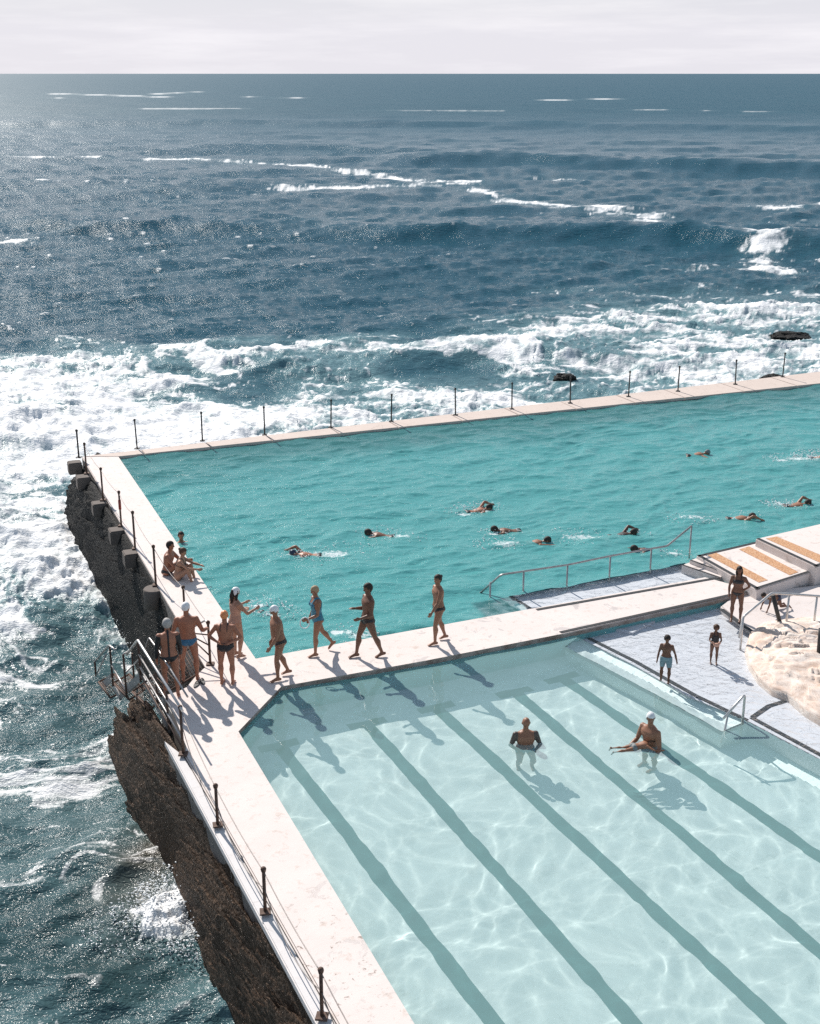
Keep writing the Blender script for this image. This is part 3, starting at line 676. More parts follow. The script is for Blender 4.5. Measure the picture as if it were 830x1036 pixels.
# ------------------------------------------------------------------ rocks along the wall
def rock_wall(name, spine, label, mat, seed, ztop=-.25, rough=.28, n_u=150, n_v=60):
    """spine: list of (top point on the wall, foot point at sea level)"""
    tops = [a for a, b in spine]; feet = [b for a, b in spine]
    s = [0.0]
    for a, b in zip(tops, tops[1:]): s.append(s[-1] + (b - a).length)
    u = np.linspace(0, s[-1], n_u)
    T = np.array([np.interp(u, s, [p[k] for p in tops]) for k in range(3)]).T
    Fp = np.array([np.interp(u, s, [p[k] for p in feet]) for k in range(3)]).T
    v = np.linspace(0, 1, n_v)
    # cross-section: from inside the wall, over a rounded shoulder, down below the sea
    V = v[None, :, None]
    bulge = np.where(V < .82, np.sin(np.clip(V / .82, 0, 1) * math.pi / 2) ** .8, 1.0)
    P = T[:, None, :] * (1 - bulge) + Fp[:, None, :] * bulge
    zz = T[:, None, 2] + (Fp[:, None, 2] - 1.2 - T[:, None, 2]) * (v[None, :] ** 1.35)
    outd = Fp - T; outd[:, 2] = 0; outd /= np.linalg.norm(outd, axis=1)[:, None] + 1e-9
    U2 = np.repeat(u[:, None], n_v, 1); Vd = v[None, :] * 4.0 + 0 * U2
    d = (fbm(U2 * .9 + seed, Vd * .9, 2) - .5) * rough * 2.2 + (fbm(U2 * 3 + seed, Vd * 3, 4, .6) - .5) * rough * 1.3 + (vnoise(U2 * 11, Vd * 11) - .5) * rough * .5 - np.maximum(0, .16 - np.abs(fbm(U2 * 1.1 + seed * 3, Vd * .5, 4) - .5)) * rough * 3.2
    d = d + (np.floor(fbm(U2 * 1.3 + seed, Vd * 1.7 + 4, 3) * 8) / 8 - .5) * rough * 1.3
    fade = sstep(0, .10, v)[None, :]
    Xg = P[..., 0] + outd[:, None, 0] * d * fade; Yg = P[..., 1] + outd[:, None, 1] * d * fade
    Zg = zz + (fbm(U2 * 2.2 + 7 + seed, Vd * 2.2, 4) - .62) * rough * 1.3 * fade * (1 - .5 * v[None, :])
    # back face inside the wall gives it thickness
    me = grid_mesh(name, Xg, Yg, Zg)
    bm = bmesh.new(); bm.from_mesh(me)
    for f in bm.faces: f.smooth = False
    rim = [e for e in bm.edges if e.is_boundary]
    r = bmesh.ops.extrude_edge_only(bm, edges=rim); nv = [q for q in r['geom'] if isinstance(q, bmesh.types.BMVert)]
    c = Vector(np.mean(T, axis=0)); inn = Vector((-np.mean(outd, axis=0)[0], -np.mean(outd, axis=0)[1], 0))
    for q in nv: q.co += inn * .35
    bmesh.ops.recalc_face_normals(bm, faces=bm.faces)
    bm.to_mesh(me); bm.free()
    o = link_mesh(name, me, mat); return tag(o, label, 'rock')
SB = SEA_Z
sp = [(at(100, 458, -.12), at(84, 510, SB)), (at(88, 470, -.12), at(69, 535, SB)), (at(94, 490, -.12), at(68, 548, SB)), (at(104, 508, -.12), at(72, 565, SB)), (at(129, 548, -.12), at(92, 592, SB)),
      (at(154, 585, -.12), at(112, 622, SB)), (at(179, 625, -.12), at(135, 655, SB)), (at(205, 665, -.25), at(150, 690, SB)), (at(205, 700, -1.0), at(165, 735, SB))]
rock_wall('rocky_ledge', sp, 'dark mussel-covered rock face below the west deck and its pier blocks', M['mussel'], 3, rough=.5, n_u=240, n_v=90)
sp = [(at(150, 712, -.9), at(132, 728, SB)), (at(156, 722, -.75), at(114, 745, SB)), (at(171, 744, -.17), at(118, 775, SB)), (at(187, 775, -.17), at(132, 815, SB)), (at(210, 820, -.17), at(158, 862, SB)),
      (at(227, 850, -.17), at(176, 890, SB)), (at(237, 870, -.17), at(186, 912, SB)), (at(257, 910, -.17), at(196, 945, SB)), (at(280, 955, -.17), at(214, 995, SB)), (at(305, 1003, -.17), at(238, 1045, SB)), (at(355, 1100, -.17), at(290, 1150, SB)), (at(420, 1230, -.5), at(360, 1300, SB))]
rock_wall('rocky_ledge', sp, 'brown weed-covered rock face below the lower deck and metal stairs', M['brownrock'], 9, rough=.54, n_u=300, n_v=100)

def boulder(name, p, s, label, mat, seed, cat='rock'):
    bm = bmesh.new(); bmesh.ops.create_icosphere(bm, subdivisions=4, radius=1)
    for v in bm.verts:
        c = v.co; n = float(fbm(np.array(c.x * 1.6 + seed + c.z), np.array(c.y * 1.6 + c.z * 1.3), 4, .6)) - .5
        k = 1 + n * .9
        v.co = Vector((c.x * s[0] * k, c.y * s[1] * k, max(c.z, -.6) * s[2] * k))
    o = from_bm(name, bm, mat); o.location = p; return tag(o, label, cat)
boulder('surf_rock', at(783, 386, -2.75), (.75, .5, .35), 'small dark wet rock in the foam behind the last posts', M['mussel'], 2)
boulder('surf_rock', at(800, 342, -2.88), (1.2, .8, .4), 'dark rock awash among breakers beyond the wall', M['mussel'], 5)
boulder('surf_rock', at(572, 383, -2.9), (.6, .5, .3), 'dark rock barely showing in the breaking wave', M['mussel'], 8)

# ------------------------------------------------------------------ right side: platforms, steps, shelves
Z1, Z2 = .20, .42
def px_poly(pts, z): return [at(x, y, z) for x, y in pts]
pf = empty('raised_platform', at(770, 575, 0)); tag(pf, 'raised white platform with two orange rough strips behind the woman in the bikini', 'platform', 'stepped platforms beside the upper pool')
pf2 = empty('raised_platform', at(830, 560, 0)); tag(pf2, 'higher white platform with one orange rough strip at the right edge', 'platform', 'stepped platforms beside the upper pool')
A0, A1, A2, A3 = at(705, 562, Z1), at(765, 548, Z1), at(766, 596.5, Z1), at(824, 578, Z1)
pdN = (A1 - A0).normalized(); pdS = (A3 - A2).normalized()
prism_obj('slab', loc([A0, A1 + pdN * .4, A3 + pdS * .4, A2], pf), -2, Z1, M['deck'], pf, bev=.02).location.z = 0
B0, B3 = at(765, 545, Z2), at(826, 573.5, Z2); B1 = B0 + pdN * 9; B2 = B3 + pdS * 9
prism_obj('slab', loc([B0, B1, B2, B3], pf2), -2, Z2, M['deck'], pf2, bev=.02)
for o_ in (pf, pf2):
    for c in o_.children: c.location.z = 0
def edge(root, a, b, z, w=.09, side=.05, h=.006):
    a = a - root.location; b = b - root.location
    return strip('edge_line', a, b, w, z + .004, z + .004 + h, M['black'], root, side)
edge(pf, A0, A1, Z1, side=-.06); edge(pf, A0, A2, Z1, side=.06); edge(pf, A2, A3, Z1, side=.06)
edge(pf2, B0, B3, Z2, side=.06); edge(pf2, B3, B2, Z2, side=.06)
def stripe(root, pts, z):
    prism_obj('orange_strip', loc(px_poly(pts, z), root), z + .003, z + .008, M['orange'], root)
stripe(pf, [(716, 562), (725, 559.5), (777, 587), (768, 589.5)], Z1)
stripe(pf, [(748, 556), (758, 553), (808, 579), (799, 582)], Z1)
stripe(pf2, [(775, 545), (786, 543), (850, 570), (838, 573)], Z2)
# steps from the shelf and walkway up to the platform
st = empty('poolside_steps', at(715, 575, 0)); tag(st, 'two white concrete steps with black edges beside the platform', 'steps')
for k, (a, b, z) in enumerate([((690, 572), (727, 584.5), .02), ((698, 567), (733, 580), .11)]):
    a = at(*a, z); b = at(*b, z); d = (b - a).normalized(); n = Vector((-d.y, d.x, 0)); n = n if n.x > 0 else -n
    w = 1.2 if k == 0 else .85
    prism_obj('tread', loc([a, b, b + n * w, a + n * w], st), -1 + k * .03, z, M['deck'], st)
    strip('edge_line', a - st.location, b - st.location, .06, z + .003, z + .009, M['black'], st, -.035 if n.dot(Vector((-d.y, d.x, 0))) < 0 else .035)

# black lines on the walkway
for (a, b, lab) in [((567, 640.0), (764, 596.5), 'long black painted line along the walkway edge above the wading shelf'), ((543, 617), (728, 584.5), 'black painted line along the walkway beside the submerged white shelf')]:
    o = strip('edge_line', at(*a), at(*b), .10, .004, .010, M['black']); tag(o, lab, 'painted line')

# upper shelf and underwater steps
def shelf_seen(pts, zs, zf): return [under(x, y, zs, zf) for x, y in pts]
USZ = -.20
us = quad('upper_shelf', px_poly([(515, 603.5), (616, 586), (692, 571), (735, 590), (640, 640), (545, 622)], USZ), USZ, M['shelf'], th=1.3); tag(us, kind='structure')
ust = empty('underwater_steps', at(500, 612, -.5)); tag(ust, 'submerged pale steps with dark edges going down into the upper pool', 'steps')
a0, b0 = at(515, 603.5, USZ), at(545, 622, USZ); dd = (b0 - a0).normalized(); nn = Vector((dd.y, -dd.x, 0)); nn = nn if nn.x < 0 else -nn
for k in range(4):
    z = USZ - .17 * (k + 1); q0 = a0 + nn * (.36 * k); q1 = b0 + nn * (.36 * k)
    o = prism_obj('tread', loc([q0, q1, q1 + nn * .36, q0 + nn * .36], ust), z - .9, z, M['shelf'], ust); CAUST.append(o)
    for ch in (o,): ch.location.z = 0
for k in range(4):
    z = USZ - .17 * k; q0 = a0 + nn * (.36 * k - .05); q1 = b0 + nn * (.36 * k - .05)
    o = strip('edge_line', q0 - ust.location, q1 - ust.location, .08, z + .003, z + .008, M['black'], ust); CAUST.append(o)
for ch in ust.children: ch.location.z = -ust.location.z

# lower pool: white wading shelf, bench step and their black edges
edgeA = [(589, 646.5), (640, 672), (700, 706), (752, 731)]
shp = px_poly([(560, 634), (589, 646.5), (640, 672), (700, 706), (757, 729.5), (830, 768), (900, 806), (1100, 900), (1100, 560), (830, 560)], SHELF_Z)
o = quad('wading_shelf', shp, SHELF_Z, M['shelf'], th=1.0); tag(o, kind='structure')
BZ = -.52
bench = shelf_seen([(572, 656), (640, 692), (690, 719), (731, 743), (756, 731), (700, 700), (640, 668), (585, 645)], LOW_Z, BZ)
o = quad('bench_step', bench, BZ, M['poolfloor'], th=.8); tag(o, kind='structure')
def line_obj(pts, zs, zf, w, lab):
    P = [at(x + 3, y - 2.5, zf) if zf == SHELF_Z else under(x, y, zs, zf) for x, y in pts]; bm = bmesh.new()
    for a, b in zip(P, P[1:]):
        d = (b - a).normalized(); n = Vector((-d.y, d.x, 0)) * w / 2; a = a - d * w * .2; b = b + d * w * .2
        prism(bm, [a - n, b - n, b + n, a + n], zf + .003 + random.random() * .002, zf + .010 + random.random() * .002)
    o = from_bm('edge_line', bm, M['black']); CAUST.append(o); return tag(o, lab, 'painted line')
line_obj(edgeA, LOW_Z, SHELF_Z, .11, 'black line edging the white wading shelf where the boy stands')
line_obj([(572, 656), (640, 692), (690, 719), (731, 743), (752, 733)], LOW_Z, BZ, .12, 'dark submerged line along the lower bench step')
line_obj([(758, 729), (830, 768), (960, 838)], LOW_Z, SHELF_Z, .11, 'black line edging the white shelf at the lower right')
line_obj([(759, 728), (775, 717), (798, 710)], LOW_Z, SHELF_Z, .11, 'short black line running from the shelf corner to the boulder')
# surround east of the shelf
o = prism_obj('pool_surround', px_poly([(729, 615), (763, 640), (758, 652), (762, 668), (776, 688), (806, 704), (842, 722), (1100, 800), (1100, 590), (860, 590), (775, 600), (740, 606)], -.12), -1.4, -.07, M['sand'], bev=.03); tag(o, kind='structure'); CAUST.append(o)
o = strip('edge_line', at(730, 616.5, -.07), at(762, 640, -.07), .12, -.067, -.060, M['black']); tag(o, 'black painted line under the feet of the woman in the black bikini', 'painted line')

# sandstone boulder
def big_rock():
    out = [(757, 640), (752, 655), (756, 672), (766, 688), (780, 700), (797, 706), (815, 722), (832, 732), (900, 760), (900, 640), (850, 622), (822, 624), (790, 628), (770, 631)]
    P = [at(x, y, -.14) for x, y in out]; c = at(815, 668, -.14); n_r, n_a = 46, 160
    cum = [0.0]
    for a, b in zip(P, P[1:] + P[:1]): cum.append(cum[-1] + (b - a).length)
    u = np.linspace(0, cum[-1], n_a); Q = P + P[:1]
    ex = np.interp(u, cum, [q.x for q in Q]); ey = np.interp(u, cum, [q.y for q in Q])
    r = np.linspace(0, 1, n_r)[:, None]
    X = c.x + (ex[None] - c.x) * r; Y = c.y + (ey[None] - c.y) * r
    h = .36 * (1 - r ** 3) ** .8
    strat = fbm(X * .7 + 3, Y * 2.2, 4); lay = np.floor((h + strat * .5) * 7) / 7 - (h + strat * .5)
    Z = -.14 + h * (.72 + .5 * fbm(X * .8, Y * .8, 3)) + (lay * .55 + (fbm(X * 3, Y * 3, 4) - .5) * .06) * (1 - r ** 8)
    Z[-1] = -.6; Z[-2] = -.3
    me = grid_mesh('sandstone_boulder', X, Y, Z); bm = bmesh.new(); bm.from_mesh(me); bmesh.ops.recalc_face_normals(bm, faces=bm.faces); bm.to_mesh(me); bm.free()
    o = link_mesh('sandstone_boulder', me, M['sandstone']); tag(o, 'large pale layered sandstone boulder beside the wading shelf', 'boulder')
big_rock()

# ------------------------------------------------------------------ railings
def rail_top(px, py, base): # height whose image row is py above a base point
    b = base; lo_, hi = 0, 3
    for _ in range(30):
        m = (lo_ + hi) / 2; p = Vector((b.x, b.y, b.z + m)); d = p - Vector((0, 0, CAM_H))
        dep = d.y * math.cos(TH) - d.z * math.sin(TH); up_ = d.y * math.sin(TH) + d.z * math.cos(TH); y = 518 - F * up_ / dep
        if y > py: lo_ = m
        else: hi = m
    return b + Vector((0, 0, m))
def curve_pts(pts, r=.08, n=4):
    out = [pts[0]]
    for a, b, c in zip(pts, pts[1:], pts[2:]):
        k = min(r, (b - a).length / 2, (c - b).length / 2); p = b + (a - b).normalized() * k; q = b + (c - b).normalized() * k
        for i in range(n + 1): t = i / n; out.append(p.lerp(b, t).lerp(b.lerp(q, t), t))
    out.append(pts[-1]); return out
def railing(name, lab, posts, z, rail_px, mat, r=.026, base_z=None, low_at=None):
    """posts: (x, foot row, top row); rail_px: indices or extra end points (x, row, z)"""
    feet = [at(x, y0, z) for x, y0, y1 in posts]; tops = [rail_top(x, y1, b) for (x, y0, y1), b in zip(posts, feet)]
    root = empty(name, feet[0]); tag(root, lab, 'railing')
    for b, t in zip(feet, tops):
        b2 = b if base_z is None else Vector((b.x, b.y, base_z))
        o = tube('post', [b2 - root.location, t - root.location], r * .9, mat, root); CAUST.append(o)
    pts = [tops[i] if isinstance(i, int) else at(*i) for i in rail_px]
    tube('handrail', [p - root.location for p in curve_pts(pts)], r, mat, root)
    return root, feet, tops
railing('pool_handrail', 'long grey metal handrail rising out of the upper pool beside the submerged shelf', [(496, 603, 589), (529.5, 598, 578), (573.6, 592, 571.5), (616.6, 584.5, 562.5), (658, 576, 555), (697.5, 564, 532)], UP_Z,
        [(484, 602, UP_Z - .1), (507, 581.5, .42), 1, 2, 3, 4, (675, 552.5, .55), 5], M['steel'], .026, -.9)
railing('bather_handrail', 'grey tube railing running from the wading shelf over the sandstone boulder', [(749.5, 652, 624), (795, 636, 601), (823, 637, 603), (858, 640, 606)], -.12,
        [(748, 645, .0), 0, (781, 600, .85), 1, 2, 3], M['paleSteel'], .03, -.3)
o = strip('support_plate', at(780, 606, .5), at(780, 606, .5) + Vector((.02, .02, 0)), .1, 0, .1, M['steel']); bpy.data.objects.remove(o)
a, b = at(782, 602, .78), at(790, 633, .0)
o = tube('leaning_post', [b, a], .05, M['darkpost']); tag(o, 'dark leaning post propped under the corner of the grey railing', 'post')
o = tube('leaning_post', [at(829, 660, .2), at(831, 636, .75)], .06, M['darkpost']); tag(o, 'dark stub of a post at the right edge of the boulder', 'post')
# pool ladder rail at the shelf corner
lr = empty('ladder_rail', at(742, 735, LOW_Z)); tag(lr, 'bent white metal ladder rail at the corner of the wading shelf', 'ladder rail')
k0 = at(751.5, 729, LOW_Z); k1 = rail_top(0, 702, k0); k2 = at(732, 727, .18); k3 = at(733, 742, LOW_Z - .3)
tube('handrail', [p - lr.location for p in curve_pts([Vector((k0.x, k0.y, -.6)), k1, k2], .1)], .026, M['paleSteel'], lr)
tube('post', [k2 + (k1 - k2) * .22 - lr.location, Vector((k2.x, k2.y, -.62)) + (k1 - k2) * .22 * 0 - lr.location], .022, M['paleSteel'], lr)

# ------------------------------------------------------------------ metal stairs down to the sea
sr = empty('sea_stairs', at(160, 704, 0)); tag(sr, 'grated metal stairs with rusty railings going down from the deck into the sea', 'stairs')
def L_(p): return p - sr.location
def grating(name, corners, z, parent=sr, bars=12, th=.04):
    P = [Vector((c.x, c.y, z)) for c in corners]; bm = bmesh.new()
    for i in range(4): tube_bm(bm, [L_(P[i]), L_(P[(i + 1) % 4])], .03, 4)
    for i in range(1, bars):
        t = i / bars; tube_bm(bm, [L_(P[0].lerp(P[3], t)), L_(P[1].lerp(P[2], t))], .011, 4); 
    for i in range(1, bars // 2):
        t = i / (bars // 2); tube_bm(bm, [L_(P[0].lerp(P[1], t)), L_(P[3].lerp(P[2], t))], .008, 4)
    bmesh.ops.recalc_face_normals(bm, faces=bm.faces)
    return from_bm(name, bm, M['rust'], parent)
grating('landing', [at(146, 691, -.06), at(163, 704, -.06), at(210, 676, -.06), at(198, 651, -.06)], -.06, bars=16)
t1 = [at(134, 700, -.62), at(152, 718, -.62), at(166, 706, -.62), at(147, 690, -.62)]
grating('tread', t1, -.62, bars=10)
t2 = [at(115, 691, -1.15), at(131, 708, -1.15), at(146, 698, -1.15), at(131, 682, -1.15)]
grating('tread', t2, -1.15, bars=10)
t3 = [at(100, 690, -1.75), at(112, 706, -1.75), at(128, 698, -1.75), at(116, 682, -1.75)]
grating('tread', t3, -1.75, bars=8)
def plate(a, b, h, par=sr, th=.03, nm='stringer'):
    d = (b - a); n = Vector((-d.y, d.x, 0)).normalized() * th / 2; up_ = Vector((0, 0, h)); bm = bmesh.new()
    vs_ = [bm.verts.new(L_(p)) for p in (a - n, b - n, b - n + up_, a - n + up_, a + n, b + n, b + n + up_, a + n + up_)]
    for f in ((0, 1, 2, 3), (7, 6, 5, 4), (0, 4, 5, 1), (1, 5, 6, 2), (2, 6, 7, 3), (3, 7, 4, 0)): bm.faces.new([vs_[i] for i in f])
    bmesh.ops.recalc_face_normals(bm, faces=bm.faces)
    return from_bm(nm, bm, M['plate'], par)
plate(at(122, 708, -1.6), at(142, 690, -.62), .22); plate(at(103, 700, -2.1), at(113, 690, -1.4), .22)
plate(at(113, 692, -1.4), at(122, 709, -1.6), .16); plate(at(146, 692, -.5), at(172, 742, -.5), .20); plate(at(152, 688, -.2), at(188, 750, -.3), .14)
def rl(pts, r=.022, nm='handrail', mat='steel'): return tube(nm, [L_(p) for p in curve_pts(pts, .06)], r, M[mat], sr)
pA = at(142.8, 690, -.10); tA = rail_top(0, 647.5, pA); tB = at(184.7, 719, 1.0); 
rl([at(128.3, 662.5, .25), tA, tB], .028, mat='paleSteel')
rl([tA - Vector((0, 0, .33)), LP[0] + Vector((0, 0, .62))], .020, mat='steel'); rl([tA - Vector((0, 0, .62)), LP[0] + Vector((0, 0, .32))], .020, mat='steel'); rl([tA - Vector((0, 0, .82)), LP[0] + Vector((0, 0, .12))], .020, mat='rust')
def pst(x, y0, y1, z, r=.024):
    b = at(x, y0, z); t = rail_top(x, y1, b); rl([b, t], r, 'post', 'rust'); return b, t
pst(142.8, 690, 647.5, -.10); pst(160, 716, 680, -.05); pst(171, 738, 699, -.05)
b1_, q1 = pst(128.3, 705, 662, -.62); b2_, q2 = pst(114.6, 694, 654, -1.15); b3_, q3 = pst(97.3, 684, 669.5, -1.2); b4_, q4 = pst(136, 690, 661, -.8)
rl([q3, q2 + Vector((-.02, 0, .03)), q2.lerp(q1, .42)]); rl([b3_, b3_.lerp(q2, .75)], .018); rl([q2 - Vector((0, 0, .45)), b1_ + Vector((0, 0, .15))], .018)
rl([q1, q4 + Vector((0, 0, .1)), tA + Vector((.03, 0, 0))], .02); rl([q1 - Vector((0, 0, .45)), q4 - Vector((0, 0, .3)), tA - Vector((0, 0, .45))], .018)
g0 = at(150, 652, .75); rl([at(146, 660, .5), at(151, 645, .95), at(162, 660, .9), at(190, 705, .9)], .02)
# gate loop at the far side of the landing
rl([gate_top - Vector((0, 0, .05)), gate_top + (WP[-1] - gate_top).normalized() * .28, at(186, 640, .6)], .022, mat='paleSteel')
for k in (.25, .5, .75): rl([at(188, 640, 1 - k), Vector((gate_top.x, gate_top.y, .95 - k))], .016, mat='rust')

# ------------------------------------------------------------------ people
SKINS = {}
def skin(name, c):
    if name not in SKINS:
        m = N('skin_' + name); n = m.noise(m.pos(obj=True), 9, 4)
        m.set(Base_Color=m.ramp(n, [(.3, tuple(x * .86 for x in c)), (.7, tuple(min(1, x * 1.1) for x in c))]), Roughness=.5)
        m.b.inputs['Subsurface Weight'].default_value = 0
        SKINS[name] = m.m
    return SKINS[name]
TAN = skin('tan', (.29, .135, .078)); FAIR = skin('fair', (.40, .21, .135)); BROWN = skin('brown', (.165, .074, .043)); DEEP = skin('deep', (.115, .052, .033)); RED = skin('ruddy', (.36, .15, .088))
M['eye'] = plain('eye_dark', (.02, .015, .012), .3); M['lip'] = plain('lips', (.26, .08, .065), .5)
C = lambda n, c, r=.7: M.setdefault(n, plain(n, c, r, 0, .12, 40))
HAIRB = C('dark_hair', (.022, .015, .012)); HAIRBR = C('brown_hair', (.09, .045, .025)); HAIRBL = C('blond_hair', (.40, .28, .17)); HAIRG = C('grey_hair', (.42, .40, .38))
BLACK = C('black_swimwear', (.015, .015, .018), .5); NAVY = C('navy_swimwear', (.02, .03, .07), .5); BLUE = C('blue_swimwear', (.03, .15, .28), .5); TEAL = C('teal_patterned_swimwear', (.04, .20, .30), .5)
GREYBL = C('grey_blue_shorts', (.22, .33, .37)); WHITE = C('white_cap', (.78, .79, .80), .4); ORCAP = C('orange_cap', (.72, .27, .10), .4); SILVER = C('silver_cap', (.6, .66, .68), .35)
INK = C('tattoo_ink', (.085, .066, .056), .5); PEACH = C('peach_dress', (.50, .28, .20)); NEO = C('black_neoprene', (.012, .013, .015), .45)

def sphere_bm(bm, c, r, sc_=(1, 1, 1), rot=None, u=14, v=10):
    rot = rot or Matrix.Identity(3); c = Vector(c)
    def P(t, f): return c + rot @ Vector((math.sin(t) * math.cos(f) * r * sc_[0], math.sin(t) * math.sin(f) * r * sc_[1], math.cos(t) * r * sc_[2]))
    top = bm.verts.new(P(0, 0)); bot = bm.verts.new(P(math.pi, 0))
    rg = [[bm.verts.new(P(math.pi * i / v, 2 * math.pi * j / u)) for j in range(u)] for i in range(1, v)]
    for j in range(u):
        k = (j + 1) % u
        bm.faces.new((top, rg[0][j], rg[0][k])); bm.faces.new((bot, rg[-1][k], rg[-1][j]))
        for a, b in zip(rg, rg[1:]): bm.faces.new((a[j], b[j], b[k], a[k]))
def limb(bm, pts, rs):
    pts = [Vector(p) for p in pts]
    for p, r in ((pts[0], rs[0]), (pts[-1], rs[-1])): sphere_bm(bm, p, r, u=10, v=8)
    tube_bm(bm, pts, rs, 12)
def V(*a): return Vector(a).normalized()

def person(px, level, label, H=1.72, face=0, skin_=TAN, spine=(0, .05, 1), chest=None, head=(0, .05, 1), look=0, nod=0,
           tL=(-.05, 0, -1), tR=(.05, 0, -1), cL=(0, 0, -1), cR=(0, 0, -1), uL=(-.25, 0, -1), uR=(.25, 0, -1), fL=(-.1, .2, -1), fR=(.1, .2, -1),
           footL=(0, 1, -.05), footR=(0, 1, -.05), belly=0, bust=0, broad=1.0, wear=(), hair=None, hairstyle='short', anchor='foot', sink=0, group=None, tattoo=False, vox=.0125, curl=.5, loc=None, build=1.10):
    """local frame: x = the person's right, y = forward, z = up; all directions in that frame"""
    k = H / 1.75; child = H < 1.3
    sp = V(*spine); ch = V(*(chest or spine)); hd = V(*head)
    side0 = Vector((1, 0, 0)); fwd = sp.cross(side0) * -1; fwd = side0.cross(sp) * -1 if False else sp.cross(side0); fwd.normalize()
    if (fwd.dot(Vector((0, 1, 0))) < 0 and abs(sp.z) > .3) or (abs(sp.z) <= .3 and fwd.z > 0): fwd = -fwd
    side = fwd.cross(sp).normalized()
    P = Vector((0, 0, 0))
    waist = P + sp * .17 * k; chestp = waist + (sp + ch).normalized() * .19 * k; neck0 = chestp + ch * .155 * k; neck1 = neck0 + (ch + hd).normalized() * .085 * k
    hs_ = 1.12 if child else 1.0
    headc = neck1 + hd * .095 * k * hs_
    hipw, shw = .092 * k * (1.02 if broad <= 1 else 1), .178 * k * broad
    cf = (fwd - ch * fwd.dot(ch)).normalized(); cs = cf.cross(ch).normalized()
    bm = bmesh.new()
    # torso rings
    secs = [(P - sp * .085 * k, .105, .085, fwd, 0), (P - sp * .03 * k, .152, .112, fwd, -.012), (P + sp * .05 * k, .158 + belly * .25, .112 + belly * .5, fwd, belly * .35), (waist, (.128 if not bust else .118) + belly * .5, .096 + belly * .9, fwd, belly * .6),
            (waist.lerp(chestp, .5), .142 + belly * .3, .105 + belly * .6, cf, belly * .35), (chestp, .162 * broad, .118, cf, .006), (chestp + ch * .07 * k, .168 * broad, .108, cf, 0), (chestp + ch * .12 * k, .130 * broad, .080, cf, -.008), (neck0 + ch * .015 * k, .062, .060, cf, -.012)]
    rings = []
    for c, rx, ry, fw, off in secs:
        sd = fw.cross(sp).normalized() if fw is fwd else cs
        c = c + fw * off * k
        rings.append([bm.verts.new(c + (sd * math.copysign(abs(math.cos(t)) ** .85, math.cos(t)) * rx * build + fw * math.copysign(abs(math.sin(t)) ** .95, math.sin(t)) * ry * build) * k) for t in [2 * math.pi * i / 24 for i in range(24)]])
    for a, b in zip(rings, rings[1:]):
        for i in range(24): bm.faces.new((a[i], a[(i + 1) % 24], b[(i + 1) % 24], b[i]))
    bm.faces.new(rings[0][::-1]); bm.faces.new(rings[-1])
    # gluteals, breasts, shoulders
    for s in (-1, 1): sphere_bm(bm, P + side * s * .068 * k - fwd * .052 * k - sp * .035 * k, .088 * k)
    if bust:
        for s in (-1, 1): sphere_bm(bm, chestp + cs * s * .072 * k + cf * .088 * k + ch * .005, .062 * k * bust)
    elif not child:
        for s in (-1, 1): sphere_bm(bm, chestp + cs * s * .078 * k + cf * .072 * k + ch * .035 * k, .068 * k, (1.1, .7, .8))
    limb(bm, [neck0 - ch * .03 * k, neck0 + ch * .02 * k, neck1 + hd * .03 * k], [.070 * k, .056 * k, .053 * k])
    # head
    hf = (cf - hd * cf.dot(hd)).normalized(); hf = (Matrix.Rotation(look, 3, hd) @ hf).normalized(); hs = hf.cross(hd).normalized()
    if nod: hd = (hd * math.cos(nod) + hf * math.sin(nod)).normalized(); hf = (hf - hd * hf.dot(hd)).normalized()
    hk = k * hs_; rot = Matrix((hs, hf, hd)).transposed()
    sphere_bm(bm, headc + hd * .018 * hk, .1 * hk, (.78, .96, 1.02), rot, 20, 16)
    sphere_bm(bm, headc + hf * .022 * hk - hd * .048 * hk, .07 * hk, (.82, .92, .95), rot)            # jaw
    sphere_bm(bm, headc + hf * .068 * hk - hd * .088 * hk, .022 * hk)                                  # chin
    limb(bm, [headc + hf * .088 * hk + hd * .012 * hk, headc + hf * .108 * hk - hd * .026 * hk], [.010 * hk, .016 * hk])   # nose
    limb(bm, [headc + hf * .086 * hk - hs * .035 * hk + hd * .022 * hk, headc + hf * .086 * hk + hs * .035 * hk + hd * .022 * hk], [.014 * hk, .014 * hk])  # brow
    for s in (-1, 1): sphere_bm(bm, headc + hs * s * .080 * hk - hd * .005 * hk, .028 * hk, (.42, .7, 1.1), rot, 8, 8)
    bones = []
    def seg(n, a, b, r): bones.append((n, a, b, r))
    B = build
    seg('torso', P - sp * .06 * k, neck0, .13 * k); seg('head', neck1 + hd * .02 * k, headc + hd * .05 * k, .085 * hk)
    # legs
    for s, th, ca, ft, nm in ((-1, tL, cL, footL, 'L'), (1, tR, cR, footR, 'R')):
        hip = P + side * s * hipw - sp * .02 * k; th = V(*th); ca = V(*ca); ft = V(*ft)
        kn = hip + th * .42 * k; an = kn + ca * .40 * k
        limb(bm, [hip, hip.lerp(kn, .3), hip.lerp(kn, .75), kn], [.090 * k * B, .084 * k * B, .062 * k * B, .054 * k])
        back = (-(fwd - ca * fwd.dot(ca))).normalized()
        limb(bm, [kn, kn.lerp(an, .28) + back * .014 * k, kn.lerp(an, .65), an], [.054 * k, .060 * k * B, .042 * k, .035 * k])
        heel = an - ft * .045 * k + ca * .045 * k; ball = an + ft * .13 * k + ca * .052 * k; toe = an + ft * .19 * k + ca * .058 * k
        limb(bm, [heel, an + ft * .05 * k + ca * .03 * k, ball], [.034 * k, .040 * k, .030 * k])
        fs = ft.cross(ca).normalized()
